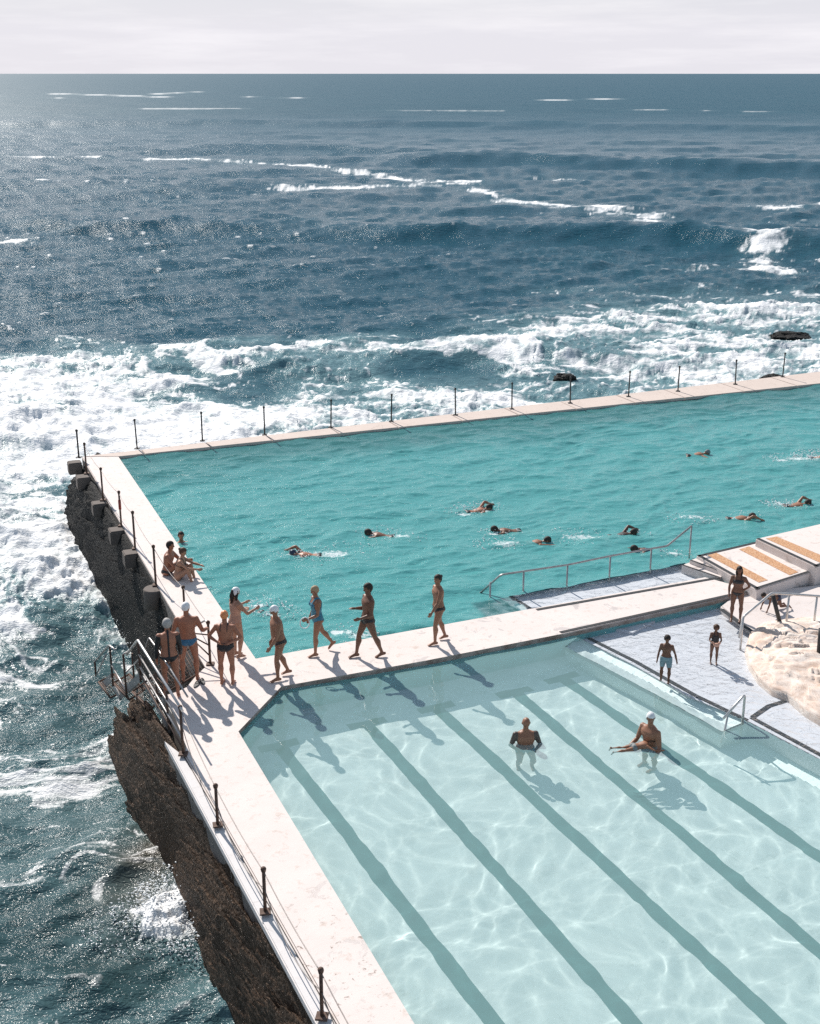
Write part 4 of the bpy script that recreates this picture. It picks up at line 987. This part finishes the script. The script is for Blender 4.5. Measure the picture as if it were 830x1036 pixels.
        for j, o_ in enumerate((-.030, -.013, .002, .016, .029)):
            limb(bm, [ball + fs * o_ * k * s * -1, toe + fs * o_ * 1.1 * k * s * -1 - ft * (.004 + abs(j - (.5 if True else 0)) * .006) * k], [.017 * k, .011 * k])
        seg('thigh' + nm, hip, kn, .075 * k); seg('calf' + nm, kn, an, .045 * k); seg('foot' + nm, heel, toe, .035 * k)
    # arms and hands with five fingers
    hands = {}
    for s, ua, fa, nm in ((-1, uL, fL, 'L'), (1, uR, fR, 'R')):
        sh = chestp + cs * s * shw + ch * .085 * k; ua = V(*ua); fa = V(*fa)
        el = sh + ua * .285 * k; wr = el + fa * .245 * k
        limb(bm, [sh - cs * s * .07 * k, sh], [.060 * k, .058 * k]); sphere_bm(bm, sh, .062 * k * (1.0 if not bust else .88))
        am = .86 if (bust or child) else 1.0
        limb(bm, [sh, sh.lerp(el, .4), el], [.054 * k * am * B, .051 * k * am * B, .040 * k * am])
        limb(bm, [el, el.lerp(wr, .3), wr], [.040 * k * am, .043 * k * am * B, .027 * k])
        pn = (cf - fa * cf.dot(fa)); pn = pn.normalized() if pn.length > .1 else cs.copy(); ws = fa.cross(pn).normalized()      # ws: across the palm
        pn, ws = ws, pn * s                                                                                                  # palms face the body, thumbs forward
        palm = wr + fa * .075 * k
        limb(bm, [wr, wr + fa * .035 * k + ws * .0 * k, palm], [.025 * k, .030 * k, .026 * k]); limb(bm, [wr + fa * .04 * k - ws * .02 * k, palm - ws * .018 * k], [.02 * k, .02 * k]); limb(bm, [wr + fa * .04 * k + ws * .02 * k, palm + ws * .018 * k], [.02 * k, .02 * k])
        inn = -cs * s
        for j, (o_, ln) in enumerate(((.032, .066), (.011, .076), (-.011, .070), (-.032, .054))):
            b0 = palm + ws * o_ * k * s; d1 = (fa + inn * curl * .35 + ws * s * o_ * 1.5).normalized(); d2 = (fa + inn * curl * 1.3).normalized()
            limb(bm, [b0, b0 + d1 * ln * .5 * k, b0 + d1 * ln * .5 * k + d2 * ln * .5 * k], [.0105 * k, .0098 * k, .0088 * k])
        tb = wr + fa * .03 * k + ws * s * .026 * k; td = (fa * .7 + ws * s * .8 + inn * .25).normalized()
        limb(bm, [tb, tb + td * .032 * k, tb + td * .032 * k + (fa + inn * .2).normalized() * .03 * k], [.014 * k, .012 * k, .0095 * k])
        hands[nm] = (palm, fa)
        seg('upper' + nm, sh, el, .05 * k); seg('fore' + nm, el, wr, .036 * k); seg('hand' + nm, wr, palm + fa * .06 * k, .04 * k)
    bmesh.ops.recalc_face_normals(bm, faces=bm.faces)
    # standing height: put the lowest point on the ground
    zmin = min(v.co.z for v in bm.verts)
    me = bpy.data.meshes.new('body'); bm.to_mesh(me); bm.free()
    tmp = bpy.data.objects.new('tmp', me); COL.objects.link(tmp)
    rm = tmp.modifiers.new('r', 'REMESH'); rm.mode = 'VOXEL'; rm.voxel_size = vox * max(.8, k); rm.use_smooth_shade = True
    sm = tmp.modifiers.new('s', 'SMOOTH'); sm.factor = .5; sm.iterations = 4
    dg = bpy.context.evaluated_depsgraph_get(); dg.update()
    body = bpy.data.meshes.new_from_object(tmp.evaluated_get(dg)); body.name = 'body'
    bpy.data.objects.remove(tmp); bpy.data.meshes.remove(me)
    nv = len(body.vertices); co_ = np.empty(nv * 3); body.vertices.foreach_get('co', co_); co_ = co_.reshape(-1, 3)
    no_ = np.empty(nv * 3); body.vertices.foreach_get('normal', no_); no_ = no_.reshape(-1, 3)
    # nearest bone per vertex
    D = []
    for n, a, b, r in bones:
        a = np.array(a); b = np.array(b); ab = b - a; t = np.clip(((co_ - a) @ ab) / (ab @ ab), 0, 1)
        D.append(np.linalg.norm(co_ - a - t[:, None] * ab, axis=1) - r)
    near = np.argmin(D, axis=0); names = [b[0] for b in bones]; lab = np.array(names)[near]
    def fr(o_, x, y, z): q = co_ - np.array(o_); return q @ np.array(x), q @ np.array(y), q @ np.array(z)
    px_, py_, pz_ = fr(P, side, fwd, sp); hx, hy, hz = fr(headc, hs, hf, hd); cx_, cy_, cz_ = fr(chestp, cs, cf, ch)
    px_, py_, pz_, cx_, cy_, cz_ = [q / k for q in (px_, py_, pz_, cx_, cy_, cz_)]; hx, hy, hz = hx / hk, hy / hk, hz / hk
    arm = np.char.startswith(lab, 'upper') | np.char.startswith(lab, 'fore') | np.char.startswith(lab, 'hand')
    hdm = lab == 'head'; leg = np.char.startswith(lab, 'thigh') | np.char.startswith(lab, 'calf') | np.char.startswith(lab, 'foot'); thigh = np.char.startswith(lab, 'thigh')
    def along(nm):
        i = names.index(nm); a = np.array(bones[i][1]); b = np.array(bones[i][2]); ab = b - a; return ((co_ - a) @ ab) / (ab @ ab)
    fl = np.array([tuple(p.vertices) for p in body.polygons if len(p.vertices) == 4]); assert len(fl) == len(body.polygons)
    root = empty('person', (0, 0, 0)); tag(root, label, 'person', group)
    body.materials.clear()
    bo = link_mesh('body', body, [skin_, M['eye'], M['lip'], INK], root, True)
    # eyes and mouth in the face
    eye = hdm & (hy > .062) & (np.abs(hz - .004) < .010) & (np.abs(np.abs(hx) - .033) < .016); lip = hdm & (hy > .06) & (np.abs(hz + .052) < .007) & (np.abs(hx) < .026)
    tat = arm & (np.char.startswith(lab, 'upper')) if tattoo else np.zeros(nv, bool)
    mi = np.zeros(len(fl), np.int32)
    mi[tat[fl].mean(1) > .5] = 3; mi[lip[fl].mean(1) > .5] = 2; mi[eye[fl].mean(1) > .5] = 1
    body.polygons.foreach_set('material_index', mi)
    def shell(name, mask, off, mat, th=None):
        keep = fl[mask[fl].all(1)]
        if not len(keep): return None
        idx, inv = np.unique(keep, return_inverse=True)
        pts = co_[idx] + no_[idx] * off
        m2 = bpy.data.meshes.new(name); m2.from_pydata(pts.tolist(), [], inv.reshape(-1, 4).tolist())
        o = link_mesh(name, m2, mat, root, True)
        so = o.modifiers.new('thickness', 'SOLIDIFY'); so.thickness = off * .9; so.offset = -1
        return o
    pelv = (lab == 'torso') | thigh
    belly_side = pz_
    for w in wear:
        kind, mat = w[0], w[1]
        if kind == 'briefs': shell('swim_briefs', pelv & (pz_ < .055) & (pz_ > -.135 + .62 * np.abs(px_)), .006, mat)
        elif kind == 'trunks': shell('swim_trunks', pelv & (pz_ < .06) & ~((along('thighL') > .27) & (lab == 'thighL')) & ~((along('thighR') > .27) & (lab == 'thighR')), .008, mat)
        elif kind == 'shorts': shell('shorts', pelv & (pz_ < .06) & ~((along('thighL') > .72) & (lab == 'thighL')) & ~((along('thighR') > .72) & (lab == 'thighR')), .016 * k, mat)
        elif kind == 'onepiece':
            shell('swimsuit', (pelv & (pz_ > -.135 + .75 * np.abs(px_)) & (cz_ < .06)) | ((lab == 'torso') & (cz_ >= .05) & (np.abs(np.abs(cx_) - .075) < .022)), .006, mat)
        elif kind == 'lowback':
            shell('swimsuit', (pelv & (pz_ > -.135 + .60 * np.abs(px_)) & (pz_ < .11)) | ((lab == 'torso') & (cz_ < .05) & (cy_ > .0)) | ((lab == 'torso') & (cz_ >= .0) & (np.abs(np.abs(cx_) - .075) < .016)), .006, mat)
        elif kind == 'bikini':
            shell('bikini_bottom', pelv & (pz_ < .02) & (pz_ > -.135 + .85 * np.abs(px_)), .006, mat)
            shell('bikini_top', (lab == 'torso') & (((cz_ > -.055) & (cz_ < .065) & (cy_ > .05)) | (np.abs(cz_ + .04) < .014) | ((cz_ >= .05) & (np.abs(np.abs(cx_) - .07) < .012))), .006, mat)
        elif kind == 'dress': shell('wrap', (pelv & (cz_ < .05) & ~((along('thighL') > .35) & (lab == 'thighL')) & ~((along('thighR') > .35) & (lab == 'thighR'))), .012, mat)
        elif kind == 'wetsuit':
            a = along('upperL'); b = along('upperR')
            shell('wetsuit_sleeves', ((lab == 'upperL') & (a > -.05)) | ((lab == 'upperR') & (b > -.05)) | ((lab == 'foreL') & (along('foreL') < .9)) | ((lab == 'foreR') & (along('foreR') < .9)), .008, mat)
            shell('wetsuit_stripe', (lab == 'torso') & (py_ < 0) & (np.abs(cx_) < .022) & (pz_ > -.02), .006, mat)
            shell('wetsuit_hem', (((pelv) & (np.abs(pz_ - .0) < .022)) | (pelv & (pz_ < .02) & (pz_ > -.135 + .62 * np.abs(px_)))), .008, mat)
        elif kind == 'slippers':
            shell('shoe', np.char.startswith(lab, 'foot'), .01, mat)
    if hair is not None:
        line = hz > (.035 - .0 * hy) 
        back_ = hy < -.005
        if hairstyle == 'cap':
            shell('swim_cap', hdm & (((hz > .030) & (hy > .03)) | ((hz > -.01) & (hy <= .03)) | ((hz > -.045) & (hy < -.03))), .007, hair)
        elif hairstyle == 'bald': shell('hair', hdm & (hy < -.02) & (np.abs(hz + .03) < .02), .003, hair)
        else:
            shell('hair', hdm & (((hz > .055) & (hy > .04)) | ((hz > .012) & (hy <= .04) & (hy > -.01)) | ((hz > -.075) & (hy <= -.01))), .014 * hk, hair)
            bm = bmesh.new()
            if hairstyle == 'long':
                a0 = headc - hf * .06 * hk + hd * .02 * hk
                limb(bm, [a0, a0 - hd * .10 * hk - hf * .02 * hk, a0 - hd * .27 * hk - hf * .005 * hk], [.062 * hk, .060 * hk, .020 * hk])
                for s in (-1, 1): limb(bm, [headc + hs * s * .062 * hk + hd * .04 * hk, headc + hs * s * .078 * hk - hd * .08 * hk, headc + hs * s * .068 * hk - hd * .22 * hk + hf * .02 * hk], [.032 * hk, .034 * hk, .014 * hk])
            elif hairstyle == 'curly':
                rr = random.Random(3)
                for i in range(70):
                    v = Vector((rr.uniform(-1, 1), rr.uniform(-1, .55), rr.uniform(-.55, 1))).normalized()
                    sphere_bm(bm, headc + (hs * v.x * .098 + hf * v.y * .098 + hd * (v.z * .10 + .03)) * hk, .034 * hk, u=8, v=6)
            elif hairstyle == 'bun': sphere_bm(bm, headc - hf * .10 * hk + hd * .05 * hk, .042 * hk)
            elif hairstyle == 'puffy':
                rr = random.Random(5)
                for i in range(34):
                    v = Vector((rr.uniform(-1, 1), rr.uniform(-1, .35), rr.uniform(-.2, 1))).normalized()
                    sphere_bm(bm, headc + (hs * v.x * .080 + hf * v.y * .090 + hd * (v.z * .088 + .025)) * hk, .028 * hk, u=8, v=6)
            if len(bm.verts):
                bmesh.ops.recalc_face_normals(bm, faces=bm.faces); m3 = bpy.data.meshes.new('hair'); bm.to_mesh(m3)
                t2_ = bpy.data.objects.new('tmp', m3); COL.objects.link(t2_); r2 = t2_.modifiers.new('r', 'REMESH'); r2.mode = 'VOXEL'; r2.voxel_size = .012
                dg = bpy.context.evaluated_depsgraph_get(); dg.update(); m4 = bpy.data.meshes.new_from_object(t2_.evaluated_get(dg)); bpy.data.objects.remove(t2_); bpy.data.meshes.remove(m3); m4.name = 'hair'
                link_mesh('hair_locks', m4, hair, root, True)
            bm.free()
    p = at(px[0], px[1], level) if loc is None else Vector(loc)
    off = Vector((0, 0, -zmin)) if anchor == 'foot' else Vector((0, 0, 0))
    if anchor == 'foot':      # root between the feet
        fz = [((bones[names.index('foot' + s_)][1] + bones[names.index('foot' + s_)][2]) / 2) for s_ in 'LR']
        mid = (fz[0] + fz[1]) / 2; off.x = -mid.x; off.y = -mid.y
    off.z += sink
    for ch_ in root.children:
        ch_.location = off; CAUST.append(ch_)
    root.location = p; root.rotation_euler = (0, 0, face)
    root['_palmR'] = [float(q) for q in (hands['R'][0] + off)]; root['_palmL'] = [float(q) for q in (hands['L'][0] + off)]
    return root
def world_of(root, key):
    q = Vector(root[key]); return root.location + Matrix.Rotation(root.rotation_euler.z, 3, 'Z') @ q

TOWARD_CAM, AWAY = math.pi, 0.0
def facing(dx, dy): return math.atan2(-dx, dy)      # local +y turned to (dx, dy)
along_w = facing(-WS.x, -WS.y)                        # walking down the walkway to the left
G = 'bathers standing and walking on the deck'
# the group on the deck corner
person((174, 703), 0, 'person from behind in peeled wetsuit, black sleeves and back stripe, beside the stair railing', 1.74, facing(-.25, 1), RED, wear=(('wetsuit', NEO),), hair=HAIRG, hairstyle='short',
       uL=(-.22, -.05, -1), uR=(.20, .08, -1), fL=(-.05, .15, -1), fR=(.02, .35, -1), tL=(-.06, .10, -1), tR=(.08, -.05, -1), cL=(-.02, -.05, -1), cR=(.02, -.1, -1), group=G, broad=1.02)
person((193, 687), 0, 'person in blue briefs and white cap seen from behind, next to the wetsuit wearer', 1.80, facing(-.15, 1), RED, wear=(('briefs', BLUE),), hair=WHITE, hairstyle='cap', look=-.5,
       uL=(-.35, .05, -1), uR=(.45, -.05, -1), fL=(-.1, .5, -1), fR=(.35, .95, -.3), tL=(-.10, .0, -1), tR=(.14, .0, -1), group=G, belly=.03, broad=1.08)
person((231, 691), 0, 'person from behind in black swimsuit and orange cap, hands at the waist', 1.68, facing(.1, 1), RED, wear=(('lowback', BLACK),), hair=ORCAP, hairstyle='cap', bust=1, belly=.02,
       uL=(-.75, -.15, -1), uR=(.75, -.15, -1), fL=(.9, -.45, -.35), fR=(-.9, -.45, -.35), tL=(-.08, 0, -1), tR=(.10, -.02, -1), cL=(.02, -.04, -1), cR=(-.02, -.02, -1), group=G, broad=1.05)
person((243, 664), 0, 'person with long dark hair under a white cap and peach swimsuit at pool edge', 1.66, facing(.75, .6), FAIR, wear=(('onepiece', PEACH),), hair=HAIRB, hairstyle='long', bust=.95, nod=.2, build=1.05,
       uL=(-.3, .5, -.8), uR=(.3, .5, -.8), fL=(.1, .9, .2), fR=(-.1, .9, .2), tL=(-.04, .05, -1), tR=(.04, .18, -1), cR=(0, -.2, -1), group=G)
g = person((284, 686.5), 0, 'person in black briefs and white cap stepping left at the pool corner', 1.74, facing(-.95, -.45), TAN, wear=(('briefs', BLACK),), hair=WHITE, hairstyle='cap', spine=(0, .12, 1), nod=.35,
       uL=(-.15, .25, -1), uR=(.15, -.15, -1), fL=(0, .6, -.8), fR=(.05, .3, -1), tL=(-.03, .28, -1), cL=(0, -.05, -1), tR=(.05, -.12, -1), cR=(0, -.45, -1), group=G, belly=.03)
g = person((326, 661), 0, 'person in blue one-piece swimsuit and pale cap walking left, holding white goggles', 1.66, along_w, TAN, wear=(('onepiece', TEAL),), hair=HAIRBL, hairstyle='cap', bust=1, spine=(0, .04, 1), nod=.15,
       uL=(-.15, .15, -1), uR=(.12, -.05, -1), fL=(.0, .9, -.2), fR=(.05, .45, -1), tL=(-.03, .22, -1), cL=(0, .02, -1), tR=(.03, -.42, -1), cR=(0, -.60, -.8), footR=(0, .8, -.6), group=G)
gg = world_of(g, '_palmL')
person((371, 665), 0, 'person in black briefs with dark hair striding left, both forearms held forward', 1.80, along_w, BROWN, wear=(('briefs', BLACK),), hair=HAIRB, hairstyle='short', spine=(0, -.05, 1), nod=.1,
       uL=(-.12, .10, -1), uR=(.12, -.05, -1), fL=(.05, .95, -.15), fR=(0, .9, .12), tL=(-.03, -.32, -1), cL=(0, -.42, -1), tR=(.03, .42, -1), cR=(0, .15, -1), footL=(0, .95, -.2), group=G)
h8 = person((443, 650), 0, 'slim person in black briefs walking left nearest the long handrail, arms swinging', 1.68, along_w, TAN, wear=(('briefs', BLACK),), hair=HAIRB, hairstyle='bun', spine=(0, .02, 1), look=.3,
       uL=(-.2, .45, -1), uR=(.15, -.25, -1), fL=(-.1, .65, -.8), fR=(.1, -.1, -1), tL=(-.03, .32, -1), cL=(0, .0, -1), tR=(.03, -.22, -1), cR=(0, -.38, -1), group=G, broad=.96)
# things held
def ring_(name, c, R_, r, mat, label, cat, rot=(0, 0, 0), sc_=(1, 1, 1)):
    bm = bmesh.new(); n = 24
    tube_bm(bm, [Vector((math.cos(2 * math.pi * i / n) * R_ * sc_[0], math.sin(2 * math.pi * i / n) * R_ * sc_[1], .004 * math.sin(3 * i))) for i in range(n)] + [Vector((R_ * sc_[0], 0, 0))], r, 6)
    o = from_bm(name, bm, mat, None, True); o.location = c; o.rotation_euler = rot; return tag(o, label, cat)
ring_('swim_goggles', gg + Vector((0, -.02, -.05)), .10, .012, WHITE, 'white goggles strap dangling from the hand of the person in the blue one-piece', 'goggles', (1.3, .2, 0), (1, 1.2, 1))
q = world_of(h8, '_palmR')
bm = bmesh.new(); tube_bm(bm, [(0, 0, 0), (.0, .01, -.12), (.01, .02, -.26)], [.035, .05, .03], 10); bmesh.ops.recalc_face_normals(bm, faces=bm.faces)
o = from_bm('carried_hat', bm, C('aqua_cap', (.20, .45, .50)), None, True); o.location = q; tag(o, 'limp aqua swim cap hanging from a walking person\'s hand', 'cap')
# cap over the long hair
w4 = [o for o in bpy.data.objects if o.get('label', '').startswith('person with long dark hair under')][0]
def add_cap(root, mat):
    b = [c for c in root.children if c.name.startswith('hair') and not c.name.startswith('hair_locks')]
    for c in b: c.name = 'swim_cap'; c.data.materials.clear(); c.data.materials.append(mat)
add_cap(w4, WHITE)

for i_, (x_, y_, rz_, w_) in enumerate([(205, 690, .3, 'right heel'), (199, 693, -.2, 'left heel')]):
    bm = bmesh.new(); prism(bm, [(math.cos(t) * .050 * (1 + .18 * math.sin(t)), math.sin(t) * .135) for t in [2 * math.pi * k / 20 for k in range(20)]], 0, .022)
    tube_bm(bm, [(-.046, .03, .02), (-.02, .06, .055), (.0, .08, .06), (.02, .06, .055), (.046, .03, .02)], .008, 6)
    o = from_bm('sandal', bm, BLACK); o.location = at(x_, y_, .004); o.rotation_euler = (0, 0, rz_); tag(o, 'flat black sandal by the ' + w_ + ' of the person in blue briefs', 'sandal')
# seated pair
person((170, 581), 0, 'further of the two seated people on the deck, dark hair and bare back', 1.74, facing(.85, -.15), RED, wear=(('briefs', BLACK),), hair=HAIRB, spine=(0, .10, 1), chest=(0, .28, 1), look=.2,
       tL=(-.15, .8, .55), tR=(.12, .8, .55), cL=(0, .25, -1), cR=(0, .25, -1), uL=(-.2, .6, -.7), uR=(.2, .6, -.7), fL=(.1, 1, .1), fR=(-.1, 1, .1), anchor='seat', sink=.115, group='pair seated on the west deck')
person((181, 586), 0, 'nearer of the two seated people on the deck, hair bun, hugging the knees', 1.66, facing(.92, -.1), FAIR, wear=(('bikini', BLACK),), hair=HAIRBR, hairstyle='bun', bust=.9, spine=(0, .15, 1), chest=(0, .4, 1), nod=.3,
       tL=(-.10, .75, .62), tR=(.10, .75, .62), cL=(0, .2, -1), cR=(0, .2, -1), uL=(-.2, .8, -.5), uR=(.2, .8, -.5), fL=(.3, .9, -.1), fR=(-.3, .9, -.1), anchor='seat', sink=.11, group='pair seated on the west deck')

# wading area
person((744, 629), -.07, 'person in black bikini with long dark hair, hand on hip, by the raised platform', 1.40, facing(-.35, -1), BROWN, wear=(('bikini', BLACK),), hair=HAIRB, hairstyle='long', bust=1,
       uL=(-.6, -.2, -1), uR=(.25, 0, -1), fL=(.75, .2, -.6), fR=(-.05, .25, -1), tL=(-.10, 0, -1), tR=(.05, .04, -1), look=.2)
person((672, 692), SHELF_Z, 'boy in grey-blue shorts with dark hair standing ankle-deep on the white shelf edge', 1.13, facing(-.4, -1), BROWN, wear=(('shorts', GREYBL),), hair=HAIRB, hairstyle='puffy', nod=.35,
       uL=(-.4, -.1, -1), uR=(.25, .1, -1), fL=(-.3, .1, -1), fR=(.1, .3, -1), tL=(-.1, .1, -1), tR=(.08, .0, -1), belly=-.01)
kid = person((722, 672), SHELF_Z, 'small curly-haired child in black swimsuit holding a toy on the white shelf', .93, facing(-.1, -1), BROWN, wear=(('onepiece', BLACK),), hair=HAIRBR, hairstyle='curly',
       uL=(-.25, .2, -1), uR=(.25, .2, -1), fL=(.4, .9, -.1), fR=(-.3, .9, -.1), tL=(-.05, .05, -1), tR=(.05, -.02, -1))
q = (world_of(kid, '_palmL') + world_of(kid, '_palmR')) / 2
bm = bmesh.new(); sphere_bm(bm, Vector((0, 0, 0)), .055, (1.3, .8, .8)); sphere_bm(bm, Vector((.06, -.01, .05)), .032); tube_bm(bm, [(-.05, 0, .03), (-.09, 0, .08)], [.02, .008], 8)
o = from_bm('bath_toy', bm, C('peach_toy', (.65, .38, .28)), None, True); o.location = q + Vector((.0, -.05, 0)); tag(o, 'small peach-coloured toy in the hands of the curly-haired child', 'toy')
# man with tattooed arms
person((532, 752), LOW_Z, 'person with shaved head and tattooed upper arms wading waist-deep, hands joined', 1.74, facing(.1, -1), TAN, wear=(('trunks', TEAL),), hair=HAIRBR, hairstyle='bald', tattoo=True, belly=.02, broad=1.12, nod=.35,
       uL=(-.38, .05, -1), uR=(.38, .05, -1), fL=(.62, .85, -.30), fR=(-.62, .85, -.30), tL=(-.12, .60, -1), tR=(.14, .55, -1), cL=(0, -.5, -1), cR=(0, -.5, -1), loc=up(at(532, 752, LOW_Z), FLOOR_Z))
mw = person((650, 752), LOW_Z, 'person in white cap and blue shorts in the lower pool supporting a floating child', 1.78, facing(-.75, -.55), TAN, wear=(('shorts', C('steel_blue_shorts', (.20, .30, .38))),), hair=WHITE, hairstyle='cap', look=.9, broad=1.08,
       uR=(.15, .35, -1), fR=(-.1, .9, -.25), uL=(-.35, .1, -1), fL=(-.25, .7, -.6), tL=(-.1, .05, -1), tR=(.1, .0, -1), loc=up(at(655, 753, LOW_Z), FLOOR_Z))
q = world_of(mw, '_palmR')
# cap brim
b_ = bmesh.new(); mcap = [c for c in mw.children if c.name.startswith('swim_cap')][0]
person((0, 0), 0, 'small child held floating on the water by the person in white cap', .92, facing(.95, .2), TAN, wear=(('trunks', C('camo_trunks', (.22, .24, .24))),), hair=HAIRBR, spine=(0, 1, .15), head=(0, .8, .6),
       tL=(-.1, -1, -.15), tR=(.1, -1, -.05), cL=(0, -1, .1), cR=(0, -1, -.1), footL=(0, -.3, -1), footR=(0, -.3, -1), uL=(-.7, .6, -.2), uR=(.7, .6, -.2), fL=(-.2, 1, 0), fR=(.2, 1, 0), anchor='c', loc=at(642, 756, LOW_Z + .02))
child_lying = person((797, 615), -.07, 'dark-haired child crawling in the shallow water behind the grey railing', 1.0, facing(-.9, -.35), BROWN, wear=(('trunks', NAVY),), hair=HAIRB, spine=(0, 1, .12), head=(0, .8, .7),
       tL=(-.15, -.3, -1), tR=(.15, -.2, -1), cL=(0, -1, -.1), cR=(0, -1, -.1), footL=(0, -.6, -.7), footR=(0, -.6, -.7), uL=(-.1, .2, -1), uR=(.1, .2, -1), fL=(0, .35, -1), fR=(0, .35, -1), anchor='foot')

# swimmers
SG = 'swimmers in the upper pool'
def swimmer(px, label, d, hair=HAIRB, style='short', skin_=BROWN, stroke='R', wear=(('briefs', BLACK),), H=1.72, depth=-.115, bust=0):
    arms = {'R': dict(uR=(.35, .75, .75), fR=(.1, 1, -.45), uL=(-.3, -.9, -.25), fL=(-.1, -1, -.3)), 'L': dict(uL=(-.35, .75, .75), fL=(-.1, 1, -.45), uR=(.3, -.9, -.25), fR=(.1, -1, -.3)),
            'breast': dict(uL=(-.95, .5, -.1), uR=(.95, .5, -.05), fL=(-.8, .7, -.05), fR=(.8, .7, 0)), 'glide': dict(uL=(-.2, 1, -.1), uR=(.2, 1, .0), fL=(0, 1, -.1), fR=(0, 1, -.05))}[stroke]
    return person(px, UP_Z, label, H, facing(*d), skin_, spine=(0, 1, .10), chest=(0, 1, .22), head=(0, 1, .55), wear=wear, hair=hair, hairstyle=style, bust=bust,
                  tL=(-.08, -1, -.12), tR=(.08, -1, -.04), cL=(0, -1, .05), cR=(0, -1, -.22), footL=(0, -1, -.2), footR=(0, -1, -.2), anchor='c', loc=at(px[0], px[1], UP_Z) + Vector((0, 0, depth)), group=SG, vox=.015, **arms)
swimmer((322, 561), 'swimmer nearest the walkway corner, one bent arm raised over the water, heading left', (-1, .0), stroke='R', skin_=RED, hair=NAVY, style='cap')
swimmer((396, 542), 'dark-haired swimmer facing left, just right of the swimmer with one raised arm', (-1, .25), stroke='glide')
swimmer((474, 517), 'swimmer splashing to the right with back showing, furthest of the middle cluster', (1, .35), stroke='L', skin_=RED)
swimmer((524, 536), 'swimmer heading left with dark hair, middle of the cluster above the handrail', (-1, -.1), stroke='glide')
swimmer((530, 549), 'swimmer stretched long to the right, nearest of the cluster above the handrail', (1, .15), stroke='glide', skin_=TAN)
swimmer((619, 542), 'swimmer in dark suit heading right with a trail of splash, left of the handrail top', (1, .28), stroke='L', skin_=DEEP, wear=(('onepiece', BLACK),))
swimmer((667, 557), 'swimmer half hidden behind the sloping handrail', (-1, .05), stroke='glide', skin_=DEEP, wear=(('onepiece', NAVY),))
swimmer((697, 460), 'lone breaststroke swimmer in a grey cap far out near the ocean wall', (.75, .15), stroke='breast', hair=C('grey_cap', (.16, .19, .20)), style='cap', skin_=TAN)
swimmer((738, 524), 'swimmer with arm swung forward above the water, right of the handrail', (1, .05), stroke='R', skin_=TAN)
swimmer((796, 511), 'swimmer with dark head and black swimwear near the right platform', (1, .15), stroke='L', skin_=TAN)
swimmer((822, 463), 'swimmer almost hidden in white splash at the far right', (1, .15), stroke='L', skin_=FAIR, hair=SILVER, style='cap')
swimmer((263, 619), 'swimmer close to the deck edge in front of the woman with long hair', (-.9, .3), stroke='glide', skin_=TAN)
person((184, 548), UP_Z, 'person standing shoulder-deep in the upper pool beside the seated pair', 1.72, facing(.35, -1), RED, wear=(('briefs', NAVY),), hair=HAIRB, uL=(-.8, .2, -.5), uR=(.8, .2, -.5), fL=(-.2, 1, -.1), fR=(.4, 1, .0),
       loc=at(184, 549, UP_Z) + Vector((0, 0, -1.40)), group=SG)

# ------------------------------------------------------------------ splashes round the swimmers and at the rock
def spray(name, spots, label, seed, z):
    rr = random.Random(seed); tb = bmesh.new(); bmesh.ops.create_icosphere(tb, subdivisions=1, radius=1)
    tv = np.array([v.co[:] for v in tb.verts]); tf = np.array([[v.index for v in f.verts] for f in tb.faces]); tb.free(); VV = []; FF = []
    for x, y, r, n, hh in spots:
        c = at(x, y, z); n = int(n * 1.7)
        for i in range(n):
            a = rr.uniform(0, 6.28); d = r * math.sqrt(rr.random()); h = abs(rr.gauss(0, hh)) * (1 - .6 * d / r)
            s = rr.uniform(.004, .015) * (1 + hh * 1.4); p = c + Vector((math.cos(a) * d * 1.35, math.sin(a) * d * .9, h + .005))
            mt = Matrix.Rotation(rr.uniform(0, 3), 3, 'Z') @ Matrix.Diagonal((s * rr.uniform(.8, 2.8), s * rr.uniform(.7, 1.2), s * rr.uniform(.5, 1.1)))
            FF.append(tf + len(VV) * len(tv)); VV.append(tv @ np.array(mt).T + np.array(p))
    me = bpy.data.meshes.new(name); me.from_pydata(np.concatenate(VV).tolist(), [], np.concatenate(FF).tolist())
    o = link_mesh(name, me, M['splash'], None, True); return tag(o, label, 'water', None, 'stuff')
spray('splash_spray', [(298, 561, .35, 50, .06), (330, 558, .9, 70, .03), (400, 543, .7, 60, .04), (380, 537, .5, 30, .05), (485, 513, .6, 80, .07), (470, 518, .5, 40, .05), (505, 538, .5, 40, .03), (505, 550, .6, 80, .03),
                       (580, 543, .8, 90, .03), (640, 540, .4, 30, .05), (700, 525, .6, 90, .03), (758, 521, .4, 30, .05), (786, 509, .4, 60, .06), (798, 512, .5, 50, .04), (800, 464, .7, 130, .05), (824, 461, .6, 160, .10),
                       (268, 614, .5, 90, .10), (283, 620, .5, 60, .05), (688, 561, .5, 40, .03), (355, 641, .7, 60, .02), (330, 560, 1.4, 40, .02)], 'white droplets and splashes around the swimmers', 4, UP_Z)
spray('splash_spray', [(165, 925, .75, 420, .26), (180, 905, .6, 300, .34), (150, 940, .9, 240, .14), (200, 960, .4, 120, .2), (130, 640, .9, 160, .15), (90, 600, 1.5, 160, .12), (20, 440, 3, 150, .2), (110, 455, 2.5, 120, .2),
                       (350, 362, 3, 120, .25), (525, 372, 2.2, 260, .35), (130, 720, .8, 120, .12), (70, 560, 1.5, 120, .15)], 'white spray thrown up where waves break on rock and wall', 9, SEA_Z)

for o in CAUST:
    if o.name.startswith(('wading_shelf', 'upper_shelf')): continue
    try: o.cycles.is_caustics_receiver = True
    except ReferenceError: pass
for r_ in bpy.data.objects:
    for k_ in ('_palmR', '_palmL'):
        if k_ in r_: del r_[k_]
